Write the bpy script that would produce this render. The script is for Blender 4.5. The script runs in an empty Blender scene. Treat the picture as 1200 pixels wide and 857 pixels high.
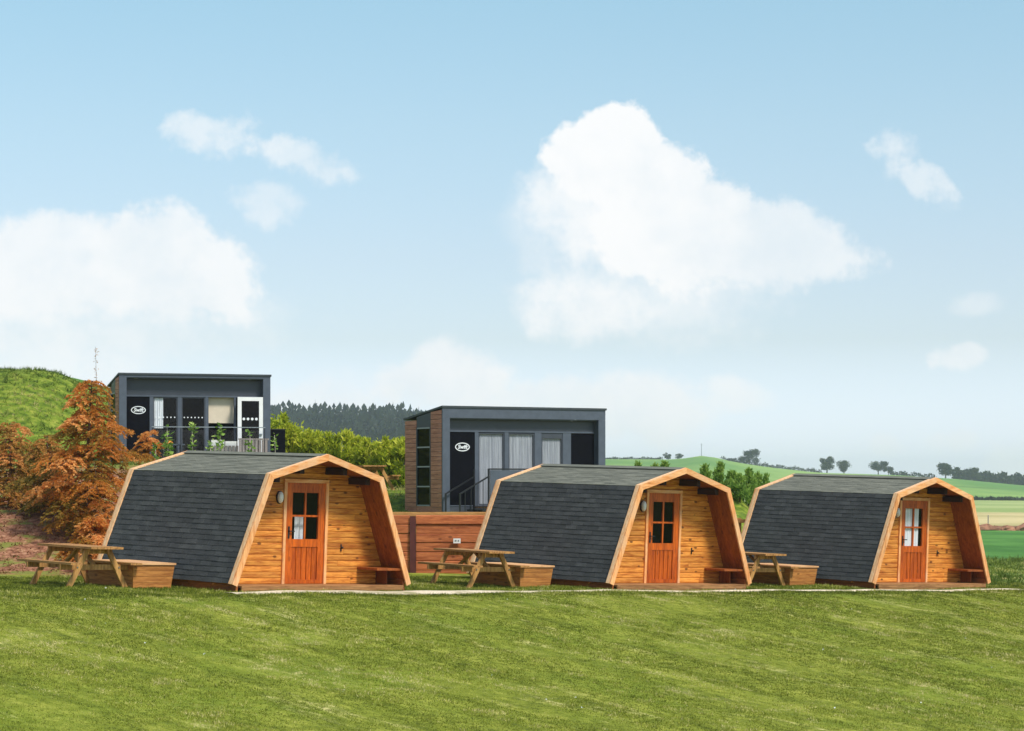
import bpy, math, random
import numpy as np
from mathutils import Matrix, Vector

R = math.radians
sc = bpy.context.scene
col = sc.collection
random.seed(7)
rng = np.random.default_rng(7)

# ------------------------------------------------------------------ camera
CZ = 2.2                                     # camera height above the datum
FPX, HOR = 3012.4, 575.0                     # focal length and horizon of the lens, in photo pixels
cam_d = bpy.data.cameras.new('camera')
cam_d.sensor_width = 36.0
cam_d.lens = 36.0 * FPX / 1200.0
cam_d.shift_y = (HOR - 428.5) / 1200.0
cam_d.clip_start = 0.5
cam_d.clip_end = 20000.0
cam = bpy.data.objects.new('camera', cam_d)
cam.location = (0, 0, CZ)
cam.rotation_euler = (R(90), 0, 0)
col.objects.link(cam)
sc.camera = cam

# ------------------------------------------------------------------ sun and exposure
SUN_EL, SUN_AZ = 53.0, 133.0                 # azimuth: clockwise from +Y (away from camera)
sun_d = bpy.data.lights.new('sun', 'SUN')
sun_d.energy = 2.3
sun_d.angle = R(12.0)
sun_d.color = (1.0, 0.95, 0.88)
sun = bpy.data.objects.new('sun', sun_d)
_sd = Vector((math.sin(R(SUN_AZ)) * math.cos(R(SUN_EL)), math.cos(R(SUN_AZ)) * math.cos(R(SUN_EL)), math.sin(R(SUN_EL))))
sun.rotation_euler = (-_sd).to_track_quat('-Z', 'Y').to_euler()
sun.location = _sd * 200
col.objects.link(sun)
vs = sc.view_settings
vs.view_transform = 'Standard'
vs.look = 'None'
vs.gamma = 1.0
vs.exposure = 0.85
vs.use_curve_mapping = False
try:
    sc.cycles.use_denoising = True
    sc.cycles.denoiser = 'OPENIMAGEDENOISE'
    sc.cycles.volume_bounces = 1
    sc.cycles.max_bounces = 8
    sc.cycles.transparent_max_bounces = 12
    sc.cycles.caustics_reflective = False
    sc.cycles.caustics_refractive = False
except Exception:
    pass


# ------------------------------------------------------------------ node helpers
class NT:
    def __init__(self, tree):
        self.t = tree
        self.n = tree.nodes
        self.l = tree.links

    def new(self, kind, **kw):
        nd = self.n.new(kind)
        for k, v in kw.items():
            setattr(nd, k, v)
        return nd

    def put(self, sock, v):
        if v is None:
            return
        if isinstance(v, bpy.types.NodeSocket):
            self.l.new(v, sock)
        elif isinstance(v, (tuple, list)):
            if len(v) == 3 and sock.type == 'RGBA':
                v = (*v, 1.0)
            sock.default_value = v
        else:
            sock.default_value = v

    def math(self, op, a, b=None, c=None, clamp=False):
        nd = self.new('ShaderNodeMath', operation=op, use_clamp=clamp)
        for i, v in enumerate((a, b, c)):
            self.put(nd.inputs[i], v)
        return nd.outputs[0]

    def vmath(self, op, a, b=None):
        nd = self.new('ShaderNodeVectorMath', operation=op)
        self.put(nd.inputs[0], a)
        self.put(nd.inputs[1], b)
        return nd.outputs[0]

    def mix(self, fac, a, b, blend='MIX'):
        nd = self.new('ShaderNodeMix', data_type='RGBA', blend_type=blend)
        self.put(nd.inputs[0], fac)
        self.put(nd.inputs[6], a)
        self.put(nd.inputs[7], b)
        return nd.outputs[2]

    def mapr(self, v, a, b, c=0.0, d=1.0, smooth=True):
        nd = self.new('ShaderNodeMapRange', interpolation_type='SMOOTHSTEP' if smooth else 'LINEAR')
        for i, q in enumerate((v, a, b, c, d)):
            self.put(nd.inputs[i], q)
        return nd.outputs[0]

    def noise(self, vec, scale, detail=4.0, rough=0.55, dist=0.0):
        nd = self.new('ShaderNodeTexNoise')
        self.put(nd.inputs['Vector'], vec)
        self.put(nd.inputs['Scale'], scale)
        nd.inputs['Detail'].default_value = detail
        nd.inputs['Roughness'].default_value = rough
        nd.inputs['Distortion'].default_value = dist
        return nd.outputs[0]

    def mapping(self, vec, scale=(1, 1, 1), rot=(0, 0, 0), loc=(0, 0, 0)):
        nd = self.new('ShaderNodeMapping')
        self.put(nd.inputs['Vector'], vec)
        nd.inputs['Scale'].default_value = scale
        nd.inputs['Rotation'].default_value = rot
        self.put(nd.inputs['Location'], loc)
        return nd.outputs[0]

    def ramp(self, fac, stops):
        nd = self.new('ShaderNodeValToRGB')
        el = nd.color_ramp.elements
        while len(el) < len(stops):
            el.new(0.5)
        for e, (p, c) in zip(el, stops):
            e.position = p
            e.color = (*c, 1.0)
        self.put(nd.inputs[0], fac)
        return nd.outputs[0]

    def combine(self, x, y, z):
        nd = self.new('ShaderNodeCombineXYZ')
        for i, v in enumerate((x, y, z)):
            self.put(nd.inputs[i], v)
        return nd.outputs[0]


def s2l(*c):
    """sRGB 0-255 to linear"""
    o = []
    for v in c:
        v /= 255.0
        o.append(v / 12.92 if v <= 0.04045 else ((v + 0.055) / 1.055) ** 2.4)
    return tuple(o)


# ------------------------------------------------------------------ world: blue sky with scattered cumulus
world = bpy.data.worlds.new('World')
sc.world = world
world.use_nodes = True
wt = NT(world.node_tree)
wt.n.clear()
sky = wt.new('ShaderNodeTexSky', sky_type='NISHITA')
sky.sun_disc = False
sky.sun_elevation = R(SUN_EL)
sky.sun_rotation = R(SUN_AZ)
sky.altitude = 100.0
sky.air_density = 1.0
sky.dust_density = 0.6
sky.ozone_density = 2.0
tc = wt.new('ShaderNodeTexCoord')
sep = wt.new('ShaderNodeSeparateXYZ')
wt.l.new(tc.outputs['Generated'], sep.inputs[0])
dx, dy, dz = sep.outputs
front = wt.mapr(dy, 0.3, 0.6)
yy = wt.math('MAXIMUM', dy, 0.05)
A = wt.math('DIVIDE', dx, yy)
Ev = wt.math('DIVIDE', dz, yy)
AE = wt.combine(A, Ev, 0.0)
n_big = wt.noise(AE, 22.0, 4.0, 0.6)
n_med = wt.noise(wt.vmath('ADD', AE, (3.1, 1.7, 0.0)), 58.0, 6.0, 0.64)
n_soft = wt.noise(wt.vmath('ADD', AE, (7.7, 4.2, 0.0)), 13.0, 4.0, 0.55)
AW = wt.vmath('ADD', AE, wt.combine(wt.math('MULTIPLY', wt.math('SUBTRACT', n_big, 0.5), 0.030), wt.math('MULTIPLY', wt.math('SUBTRACT', n_soft, 0.5), 0.030), 0.0))
edge_n = wt.math('ADD', 1.10, wt.math('ADD', wt.math('MULTIPLY', wt.math('SUBTRACT', n_med, 0.5), 1.7), wt.math('MULTIPLY', wt.math('SUBTRACT', n_big, 0.5), 1.0)))
edge_t = wt.math('ADD', 1.12, wt.math('ADD', wt.math('MULTIPLY', wt.math('SUBTRACT', n_med, 0.5), 3.6), wt.math('MULTIPLY', wt.math('SUBTRACT', n_big, 0.5), 2.6)))
# direction on the lens (photo px), half width, half height, tilt, density, softness
CLOUDS = [
    (712, 172, 72, 68, 0, .97, .38), (700, 235, 100, 80, 0, .80, 1.0), (785, 258, 108, 86, -.40, .97, .42),
    (890, 290, 142, 56, -.12, .88, .55), (685, 358, 86, 48, 0, .82, 1.0), (770, 338, 170, 80, 0, .62, 1.3),
    (640, 262, 70, 70, 0, .32, 1.2),
    (70, 312, 180, 70, 0, .84, .65), (205, 312, 116, 70, -.2, .88, .55), (110, 385, 260, 90, 0, .52, 1.3), (30, 430, 210, 80, 0, .50, 1.3),
    (255, 157, 86, 26, -.15, .62, 1.2), (345, 188, 76, 26, -.3, .62, 1.2), (315, 238, 54, 24, -.3, .46, 1.2),
    (1045, 178, 36, 34, -.6, .6, 1.2), (1085, 215, 54, 20, -.85, .58, 1.2),
    (525, 446, 84, 44, 0, .95, .7), (430, 458, 70, 34, 0, .30, 1.3), (640, 474, 100, 32, 0, .85, .8), (745, 482, 94, 52, 0, .9, .8),
    (858, 457, 54, 26, 0, .7, .9), (1126, 424, 28, 16, 0, .75, .9), (1145, 367, 46, 16, 0, .5, 1.1),
    (1040, 522, 28, 15, 0, .55, 1.0), (1120, 516, 30, 16, 0, .6, 1.0), (1182, 544, 36, 26, 0, .75, 1.0), (365, 482, 105, 34, 0, .7, 1.0),
]
clear = None
for (px, py, rx, ry, tilt, s, soft) in CLOUDS:
    mp = wt.new('ShaderNodeMapping', vector_type='TEXTURE')
    wt.l.new(AW, mp.inputs['Vector'])
    mp.inputs['Location'].default_value = ((px - 600) / FPX, (HOR - py) / FPX, 0)
    mp.inputs['Rotation'].default_value = (0, 0, tilt)
    mp.inputs['Scale'].default_value = (rx / FPX, ry / FPX, 1)
    dp = wt.new('ShaderNodeVectorMath', operation='DOT_PRODUCT')
    wt.l.new(mp.outputs[0], dp.inputs[0])
    wt.l.new(mp.outputs[0], dp.inputs[1])
    b = wt.math('SUBTRACT', edge_t if (s < .66 and py < 250) else edge_n, dp.outputs['Value'])
    d = wt.mapr(b, 0.0, soft, 1.0, 1.0 - s)
    clear = d if clear is None else wt.math('MULTIPLY', clear, d)
dens = wt.math('MULTIPLY', wt.math('SUBTRACT', 1.0, clear), front)
dens = wt.math('MULTIPLY', dens, wt.mapr(n_soft, 0.3, 0.62, 0.80, 1.0))
# the rest of the sky carries the same kind of scattered cloud
up = wt.math('ADD', wt.math('ABSOLUTE', dz), 0.12)
pl = wt.combine(wt.math('DIVIDE', dx, up), wt.math('DIVIDE', dy, up), 0.0)
n_rest = wt.noise(pl, 1.6, 5.0, 0.55, 0.0)
rest = wt.mapr(n_rest, 0.50, 0.66, 0.0, 0.92)
outside = wt.math('SUBTRACT', 1.0, wt.math('MULTIPLY', front, wt.mapr(Ev, 0.19, 0.26, 1.0, 0.0)))
dens = wt.math('MAXIMUM', dens, wt.math('MULTIPLY', rest, outside))
SKY_STR = 0.10
CLOUD = 5.65
tintr = wt.ramp(dz, [(0.0, (1.04, 1.10, 1.58)), (0.018, (.96, 1.01, 1.38)), (0.058, (.78, .76, .84)), (0.091, (.82, .78, .80)), (0.14, (.86, .86, .80)), (0.19, (.85, .925, .82)), (1.0, (.88, .91, .86))])
skyc = wt.vmath('MULTIPLY', sky.outputs[0], tintr)
cshade = wt.mix(wt.mapr(wt.math('ADD', wt.math('MULTIPLY', n_soft, .6), wt.math('MULTIPLY', n_med, .4)), .36, .58), (CLOUD * .90, CLOUD * .94, CLOUD * .97, 1.0), (CLOUD, CLOUD * 1.005, CLOUD * 1.01, 1.0))
cl = wt.mix(dens, skyc, cshade)
bg = wt.new('ShaderNodeBackground')
wt.l.new(cl, bg.inputs[0])
bg.inputs[1].default_value = SKY_STR
wo = wt.new('ShaderNodeOutputWorld')
wt.l.new(bg.outputs[0], wo.inputs[0])
try:
    world.cycles.sampling_method = 'MANUAL'
    world.cycles.sample_map_resolution = 512
except Exception:
    pass


# ------------------------------------------------------------------ materials
MATS = {}


def new_mat(name):
    m = bpy.data.materials.new(name)
    m.use_nodes = True
    t = NT(m.node_tree)
    t.n.clear()
    out = t.new('ShaderNodeOutputMaterial')
    p = t.new('ShaderNodeBsdfPrincipled')
    t.l.new(p.outputs[0], out.inputs[0])
    MATS[name] = m
    return m, t, p, out


def bump(t, p, h, strength=0.4, dist=0.01):
    b = t.new('ShaderNodeBump')
    b.inputs['Strength'].default_value = strength
    b.inputs['Distance'].default_value = dist
    t.put(b.inputs['Height'], h)
    t.l.new(b.outputs[0], p.inputs['Normal'])


def wood(name, dark, light, axis=0, rough=0.6, knots=0.5, var=0.25, grey=None):
    """stained softwood: grain along one local axis, knots, tone differing board by board"""
    m, t, p, out = new_mat(name)
    tcn = t.new('ShaderNodeTexCoord')
    oi = t.new('ShaderNodeObjectInfo')
    rnd = oi.outputs['Random']
    sc3 = [9.0, 9.0, 9.0]
    sc3[axis] = 0.9
    off = t.combine(t.math('MULTIPLY', rnd, 37.0), t.math('MULTIPLY', rnd, 91.0), t.math('MULTIPLY', rnd, 53.0))
    base = t.vmath('ADD', tcn.outputs['Object'], off)
    g1 = t.noise(t.mapping(base, tuple(sc3)), 2.2, 5.0, 0.6, 0.6)
    g2 = t.noise(t.mapping(base, tuple(q * 3 for q in sc3)), 3.0, 3.0, 0.6)
    c = t.mix(t.mapr(t.math('ADD', t.math('MULTIPLY', g1, 0.7), t.math('MULTIPLY', g2, 0.3)), 0.33, 0.66), dark, light)
    # knots
    vo = t.new('ShaderNodeTexVoronoi')
    ks = [5.5, 5.5, 5.5]
    ks[axis] = 3.0
    t.put(vo.inputs['Vector'], t.mapping(base, tuple(ks)))
    vo.inputs['Scale'].default_value = 1.0
    k = t.mapr(vo.outputs['Distance'], 0.10, 0.19, knots, 0.0)
    c = t.mix(k, c, tuple(q * 0.25 for q in dark))
    # broad weather blotches and tone of the single board
    w = t.noise(base, 1.1, 3.0, 0.5)
    tone = t.math('ADD', 1.0 - var, t.math('MULTIPLY', t.math('ADD', t.math('MULTIPLY', rnd, 0.6), t.math('MULTIPLY', w, 0.4)), var * 2.0))
    c = t.mix(1.0, c, t.combine(tone, tone, tone), 'MULTIPLY')
    if grey:
        c = t.mix(t.mapr(t.noise(base, 2.3, 4.0, 0.6), 0.42, 0.68, 0.0, 0.6), c, grey)
    t.put(p.inputs['Base Color'], c)
    p.inputs['Roughness'].default_value = rough
    p.inputs['Specular IOR Level'].default_value = 0.35
    bump(t, p, g2, 0.35, 0.004)
    return m


def plain(name, colr, rough=0.5, metal=0.0, var=0.12, scale=6.0, spec=0.5, bmp=0.0):
    m, t, p, out = new_mat(name)
    tcn = t.new('ShaderNodeTexCoord')
    n = t.noise(tcn.outputs['Object'], scale, 5.0, 0.6)
    f = t.mapr(n, 0.3, 0.7, 1.0 - var, 1.0 + var)
    c = t.mix(1.0, colr, t.combine(f, f, f), 'MULTIPLY')
    t.put(p.inputs['Base Color'], c)
    t.put(p.inputs['Roughness'], t.mapr(n, 0.3, 0.7, max(0.02, rough - 0.06), min(1, rough + 0.06)))
    p.inputs['Metallic'].default_value = metal
    p.inputs['Specular IOR Level'].default_value = spec
    if bmp:
        bump(t, p, n, bmp, 0.01)
    return m


wood('wall_wood', s2l(168, 90, 26), s2l(228, 156, 68), 0, 0.55, 0.85, 0.30)
wood('barge_wood', s2l(206, 128, 66), s2l(242, 182, 122), 2, 0.5, 0.3, 0.16, s2l(226, 186, 146))
wood('barge_wood_across', s2l(206, 128, 66), s2l(242, 182, 122), 0, 0.5, 0.3, 0.16, s2l(226, 186, 146))
wood('trim_wood', s2l(226, 166, 110), s2l(250, 208, 160), 2, 0.5, 0.1, 0.08)
wood('purlin_wood', s2l(34, 20, 14), s2l(60, 36, 24), 1, 0.8, 0.0, 0.1)
wood('lining_wood', s2l(118, 56, 18), s2l(162, 88, 36), 2, 0.55, 0.5, 0.16)
wood('door_wood', s2l(146, 60, 10), s2l(206, 100, 22), 2, 0.38, 0.4, 0.14)
wood('deck_wood', s2l(126, 84, 46), s2l(178, 130, 82), 0, 0.75, 0.3, 0.2)
wood('plinth_wood', s2l(112, 60, 26), s2l(160, 92, 44), 1, 0.7, 0.3, 0.2)
wood('table_wood', s2l(138, 94, 50), s2l(194, 144, 84), 1, 0.7, 0.3, 0.18)
wood('leg_wood', s2l(142, 98, 50), s2l(200, 152, 88), 2, 0.7, 0.3, 0.18)
wood('box_wood', s2l(150, 92, 44), s2l(198, 136, 72), 0, 0.65, 0.5, 0.18)
wood('box_wood_side', s2l(150, 92, 44), s2l(198, 136, 72), 1, 0.65, 0.5, 0.18)
wood('box_lid_wood', s2l(196, 140, 90), s2l(236, 190, 140), 0, 0.6, 0.2, 0.08)
wood('sleeper_wood', s2l(150, 76, 40), s2l(206, 122, 72), 0, 0.75, 0.6, 0.24)
wood('sleeper_cap_wood', s2l(170, 120, 62), s2l(214, 166, 98), 0, 0.75, 0.2, 0.15)
wood('composite', s2l(160, 100, 80), s2l(198, 138, 114), 1, 0.6, 0.0, 0.14)
wood('grey_wood', s2l(112, 104, 98), s2l(160, 150, 142), 2, 0.8, 0.2, 0.15)
plain('slate', s2l(78, 86, 98), 0.45, 0.0, 0.10, 5.0)
plain('slate_dark', s2l(62, 67, 76), 0.45, 0.0, 0.10, 5.0)
plain('bar_grey', s2l(150, 152, 156), 0.5, 0.0, 0.05, 5.0)
plain('roof_edge', s2l(58, 64, 68), 0.5, 0.0, 0.12, 8.0)
plain('black_panel', s2l(12, 13, 20), 0.7, 0.0, 0.2, 4.0, 0.06)
plain('black_metal', s2l(22, 24, 28), 0.45, 0.0, 0.15, 20.0)
plain('white_trim', s2l(236, 236, 234), 0.35, 0.0, 0.03, 4.0)
plain('white_lens', s2l(226, 226, 222), 0.25, 0.0, 0.03, 10.0)
plain('decal_white', s2l(232, 236, 238), 0.4, 0.0, 0.02, 10.0)
plain('beige_wall', s2l(214, 200, 176), 0.7, 0.0, 0.05, 3.0)
plain('dark_interior', s2l(26, 25, 26), 0.9, 0.0, 0.1, 3.0, 0.1)
plain('steel', s2l(160, 164, 168), 0.3, 0.9, 0.08, 10.0)
plain('cushion', s2l(220, 218, 212), 0.9, 0.0, 0.06, 8.0)
plain('post_paint', s2l(92, 44, 40), 0.6, 0.2, 0.2, 9.0)
plain('orange_skin', s2l(226, 140, 40), 0.5, 0.0, 0.1, 9.0)
plain('concrete', s2l(206, 198, 180), 0.9, 0.0, 0.15, 6.0)
plain('soil_heap', s2l(150, 108, 84), 0.95, 0.0, 0.35, 1.2, 0.2, 0.6)
plain('mast_steel', s2l(120, 126, 132), 0.6, 0.5, 0.05, 1.0)
wood('bark', s2l(60, 46, 34), s2l(102, 82, 62), 2, 0.9, 0.0, 0.2)
wood('pale_bark', s2l(150, 140, 124), s2l(190, 182, 166), 2, 0.85, 0.0, 0.2)

# cloth
m, t, p, out = new_mat('curtain')
tcn = t.new('ShaderNodeTexCoord')
n = t.noise(t.mapping(tcn.outputs['Object'], (14, 1, 0.6)), 2.0, 3.0, 0.6)
t.put(p.inputs['Base Color'], t.mix(t.mapr(n, 0.3, 0.7), s2l(214, 216, 220), s2l(244, 245, 246)))
p.inputs['Roughness'].default_value = 0.9

m, t, p, out = new_mat('lodge_curtain')
tcn = t.new('ShaderNodeTexCoord')
n = t.noise(t.mapping(tcn.outputs['Object'], (14, 1, 0.6)), 2.0, 3.0, 0.6)
t.put(p.inputs['Base Color'], t.mix(t.mapr(n, 0.3, 0.7), s2l(140, 143, 150), s2l(172, 174, 180)))
p.inputs['Roughness'].default_value = 0.9

# glazing: clear pane with a mirror reflection that grows at grazing angles
def glazing(name, tint, gloss):
    m, t, p, out = new_mat(name)
    t.n.remove(p)
    tr = t.new('ShaderNodeBsdfTransparent')
    tr.inputs[0].default_value = (*tint, 1)
    gl = t.new('ShaderNodeBsdfGlossy')
    gl.inputs['Roughness'].default_value = 0.02
    gl.inputs['Color'].default_value = (gloss, gloss, gloss, 1)
    fr = t.new('ShaderNodeFresnel')
    ge = t.new('ShaderNodeNewGeometry')
    t.put(fr.inputs[0], t.mapr(ge.outputs['Backfacing'], 0.0, 1.0, 1.45, 1.0 / 1.45, False))
    mx = t.new('ShaderNodeMixShader')
    t.l.new(fr.outputs[0], mx.inputs[0])
    t.l.new(tr.outputs[0], mx.inputs[1])
    t.l.new(gl.outputs[0], mx.inputs[2])
    t.l.new(mx.outputs[0], out.inputs[0])


glazing('glass', (.93, .95, .96), .40)
glazing('glass_dark', (.30, .32, .34), .32)

# felt shingle
def shingle_mat(name, stops):
    m, t, p, out = new_mat(name)
    tcn = t.new('ShaderNodeTexCoord')
    oi = t.new('ShaderNodeObjectInfo')
    o3 = tcn.outputs['Object']
    n1 = t.noise(o3, 90.0, 2.0, 0.7)
    n2 = t.noise(t.vmath('ADD', o3, t.combine(t.math('MULTIPLY', oi.outputs['Random'], 30.0), 0.0, 0.0)), 3.0, 4.0, 0.6)
    at = t.new('ShaderNodeAttribute', attribute_name='tint')
    f = t.math('ADD', t.math('MULTIPLY', n1, 0.45), t.math('ADD', t.math('MULTIPLY', n2, 0.45), t.math('MULTIPLY', at.outputs['Fac'], 0.12)))
    t.put(p.inputs['Base Color'], t.ramp(t.mapr(f, 0.25, 0.80), stops))
    p.inputs['Roughness'].default_value = 0.92
    p.inputs['Specular IOR Level'].default_value = 0.2
    bump(t, p, n1, 0.5, 0.006)


shingle_mat('shingle', [(0.0, s2l(52, 54, 54)), (0.55, s2l(70, 72, 72)), (1.0, s2l(92, 94, 92))])
shingle_mat('shingle_roof_lit', [(0.0, s2l(98, 100, 90)), (0.55, s2l(120, 121, 108)), (1.0, s2l(142, 141, 126))])  # paler roof copy of the felt: sun and sky light put into its colour

# pale gravel path
m, t, p, out = new_mat('gravel')
tcn = t.new('ShaderNodeTexCoord')
n1 = t.noise(tcn.outputs['Object'], 30.0, 3.0, 0.7)
n2 = t.noise(tcn.outputs['Object'], 1.3, 4.0, 0.6)
c = t.mix(t.mapr(n1, 0.3, 0.7), s2l(196, 178, 146), s2l(238, 224, 196))
c = t.mix(t.mapr(n2, 0.46, 0.66, 0.0, 0.8), c, s2l(132, 128, 78))
t.put(p.inputs['Base Color'], c)
p.inputs['Roughness'].default_value = 0.95
bump(t, p, n1, 0.6, 0.02)


def foliage(name, stops, transl=0.3, rough=0.6):
    """leaf colour drawn from the leaf's own 'tint' value"""
    m, t, p, out = new_mat(name)
    a = t.new('ShaderNodeAttribute', attribute_name='tint')
    c = t.ramp(a.outputs['Fac'], stops)
    t.put(p.inputs['Base Color'], c)
    p.inputs['Roughness'].default_value = rough
    p.inputs['Specular IOR Level'].default_value = 0.25
    tl = t.new('ShaderNodeBsdfTranslucent')
    t.put(tl.inputs[0], c)
    mx = t.new('ShaderNodeMixShader')
    mx.inputs[0].default_value = transl
    t.l.new(p.outputs[0], mx.inputs[1])
    t.l.new(tl.outputs[0], mx.inputs[2])
    t.l.new(mx.outputs[0], out.inputs[0])
    return m


foliage('autumn_leaf', [(0.0, s2l(116, 110, 44)), (0.35, s2l(178, 136, 58)), (0.7, s2l(216, 138, 58)), (1.0, s2l(244, 186, 112))], .55)
foliage('autumn_green_leaf', [(0.0, s2l(104, 104, 44)), (0.35, s2l(160, 134, 60)), (0.7, s2l(196, 138, 68)), (1.0, s2l(230, 168, 100))], .5)
foliage('lime_leaf', [(0.0, s2l(106, 126, 32)), (0.4, s2l(164, 178, 42)), (0.8, s2l(206, 208, 66)), (1.0, s2l(226, 222, 96))], .45)
foliage('conifer_leaf', [(0.0, s2l(90, 124, 48)), (0.5, s2l(136, 170, 72)), (1.0, s2l(184, 204, 106))], .5)
foliage('sapling_leaf', [(0.0, s2l(86, 120, 44)), (0.5, s2l(126, 160, 64)), (1.0, s2l(176, 196, 104))])
foliage('far_leaf', [(0.0, s2l(28, 40, 24)), (0.5, s2l(44, 58, 32)), (1.0, s2l(66, 80, 44))], 0.15)
foliage('forest_leaf', [(0.0, s2l(24, 36, 28)), (0.5, s2l(36, 50, 36)), (1.0, s2l(54, 68, 46))], 0.1)
foliage('grass_leaf', [(0.0, s2l(76, 88, 20)), (0.42, s2l(126, 136, 40)), (0.72, s2l(160, 160, 66)), (1.0, s2l(224, 210, 150))], 0.25, 0.7)
foliage('rough_leaf', [(0.0, s2l(78, 98, 34)), (0.4, s2l(112, 132, 46)), (0.75, s2l(156, 158, 76)), (1.0, s2l(200, 186, 126))], 0.25, 0.7)
foliage('bracken_leaf', [(0.0, s2l(84, 56, 36)), (0.5, s2l(140, 98, 66)), (0.8, s2l(178, 140, 100)), (1.0, s2l(112, 130, 56))], 0.2, 0.8)

# ------------------------------------------------------------------ mesh helpers
class MB:
    def __init__(self):
        self.v, self.f = [], []

    def add(self, verts, faces):
        o = len(self.v)
        self.v += [tuple(q) for q in verts]
        self.f += [tuple(i + o for i in q) for q in faces]
        return self

    def box(self, x0, x1, y0, y1, z0, z1):
        v = [(x, y, z) for z in (z0, z1) for y in (y0, y1) for x in (x0, x1)]
        return self.add(v, [(0, 2, 3, 1), (4, 5, 7, 6), (0, 1, 5, 4), (2, 6, 7, 3), (0, 4, 6, 2), (1, 3, 7, 5)])

    def prism(self, poly, off):
        """closed polygon (3-D points) swept by a vector"""
        n = len(poly)
        off = Vector(off)
        a = [Vector(q) for q in poly]
        v = a + [q + off for q in a]
        fs = [tuple(range(n - 1, -1, -1)), tuple(range(n, 2 * n))]
        for i in range(n):
            j = (i + 1) % n
            fs.append((i, j, j + n, i + n))
        return self.add(v, fs)

    def bar(self, a, b, w, h, up=(0, 0, 1)):
        """square bar from a to b"""
        a, b = Vector(a), Vector(b)
        d = (b - a).normalized()
        s = d.cross(Vector(up))
        if s.length < 1e-4:
            s = d.cross(Vector((1, 0, 0)))
        s.normalize()
        q = s.cross(d).normalized()
        pr = [a + s * x * w / 2 + q * y * h / 2 for x, y in ((-1, -1), (1, -1), (1, 1), (-1, 1))]
        return self.prism(pr, b - a)

    def tube(self, pts, rads, n=8):
        pts = [Vector(q) for q in pts]
        o = len(self.v)
        for i, q in enumerate(pts):
            d = (pts[min(i + 1, len(pts) - 1)] - pts[max(i - 1, 0)]).normalized()
            s = d.cross(Vector((0.3, 0.9, 0.1))).normalized()
            w = d.cross(s)
            for k in range(n):
                an = 2 * math.pi * k / n
                self.v.append(tuple(q + (s * math.cos(an) + w * math.sin(an)) * rads[i]))
        for i in range(len(pts) - 1):
            for k in range(n):
                j = (k + 1) % n
                self.f.append((o + i * n + k, o + i * n + j, o + (i + 1) * n + j, o + (i + 1) * n + k))
        self.f.append(tuple(o + k for k in range(n - 1, -1, -1)))
        self.f.append(tuple(o + (len(pts) - 1) * n + k for k in range(n)))
        return self

    def build(self, name, mat, parent=None, smooth=False):
        me = bpy.data.meshes.new(name)
        me.from_pydata(self.v, [], self.f)
        me.update()
        if smooth:
            me.shade_smooth()
        return link(name, me, mat, parent)


def link(name, me, mat, parent=None):
    o = bpy.data.objects.new(name, me)
    if mat is not None and len(me.materials) == 0:
        me.materials.append(MATS[mat] if isinstance(mat, str) else mat)
    col.objects.link(o)
    if parent is not None:
        o.parent = parent
    return o


def empty(name, loc=(0, 0, 0), rz=0.0):
    o = bpy.data.objects.new(name, None)
    o.empty_display_size = 0.2
    o.location = loc
    o.rotation_euler = (0, 0, rz)
    col.objects.link(o)
    return o


def tag(o, label, cat, group=None):
    o['label'] = label
    o['category'] = cat
    if group:
        o['group'] = group
    return o


def kind(o, k, label=None):
    o['kind'] = k
    if label:
        o['label'] = label
    return o


def copy_tree(o, parent=None):
    c = o.copy()
    col.objects.link(c)
    c.parent = parent
    for ch in list(o.children):
        copy_tree(ch, c)
    return c


def np_mesh(name, co, quads=None, tris=None, tint=None):
    """fast mesh from numpy arrays"""
    me = bpy.data.meshes.new(name)
    co = np.ascontiguousarray(co, dtype=np.float32)
    fl = quads if quads is not None else tris
    k = fl.shape[1]
    nf = len(fl)
    me.vertices.add(len(co))
    me.vertices.foreach_set('co', co.ravel())
    me.loops.add(nf * k)
    me.loops.foreach_set('vertex_index', fl.astype(np.int32).ravel())
    me.polygons.add(nf)
    me.polygons.foreach_set('loop_start', np.arange(0, nf * k, k, dtype=np.int32))
    me.polygons.foreach_set('loop_total', np.full(nf, k, dtype=np.int32))
    if tint is not None:
        a = me.attributes.new('tint', 'FLOAT', 'POINT')
        a.data.foreach_set('value', np.ascontiguousarray(tint, dtype=np.float32))
    me.update(calc_edges=True)
    return me


def norm(a):
    return a / np.maximum(np.linalg.norm(a, axis=1, keepdims=True), 1e-6)


def leaf_mesh(name, base, direc, length, width, tint, normal=None, tri=False):
    """one diamond (or blade) per row: base point, direction of growth, length, width"""
    n = len(base)
    d = norm(direc)
    s = np.cross(d, normal if normal is not None else rng.normal(size=(n, 3)))
    s = norm(s)
    L = np.broadcast_to(np.asarray(length, float).reshape(-1, 1), (n, 1))
    Wd = np.broadcast_to(np.asarray(width, float).reshape(-1, 1), (n, 1))
    if tri:
        co = np.stack([base - s * Wd / 2, base + s * Wd / 2, base + d * L], 1).reshape(-1, 3)
        return np_mesh(name, co, tris=np.arange(n * 3).reshape(n, 3), tint=np.repeat(tint, 3))
    co = np.stack([base, base + d * L * .45 + s * Wd / 2, base + d * L, base + d * L * .45 - s * Wd / 2], 1).reshape(-1, 3)
    return np_mesh(name, co, quads=np.arange(n * 4).reshape(n, 4), tint=np.repeat(tint, 4))


ORD = ['first', 'second', 'third', 'fourth', 'fifth', 'sixth', 'seventh', 'eighth', 'ninth', 'tenth', 'eleventh', 'twelfth',
       'thirteenth', 'fourteenth', 'fifteenth', 'sixteenth', 'seventeenth', 'eighteenth']


# ------------------------------------------------------------------ ground
def ss(a, b, x):
    t_ = np.clip((x - a) / (b - a), 0, 1)
    return t_ * t_ * (3 - 2 * t_)


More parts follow.
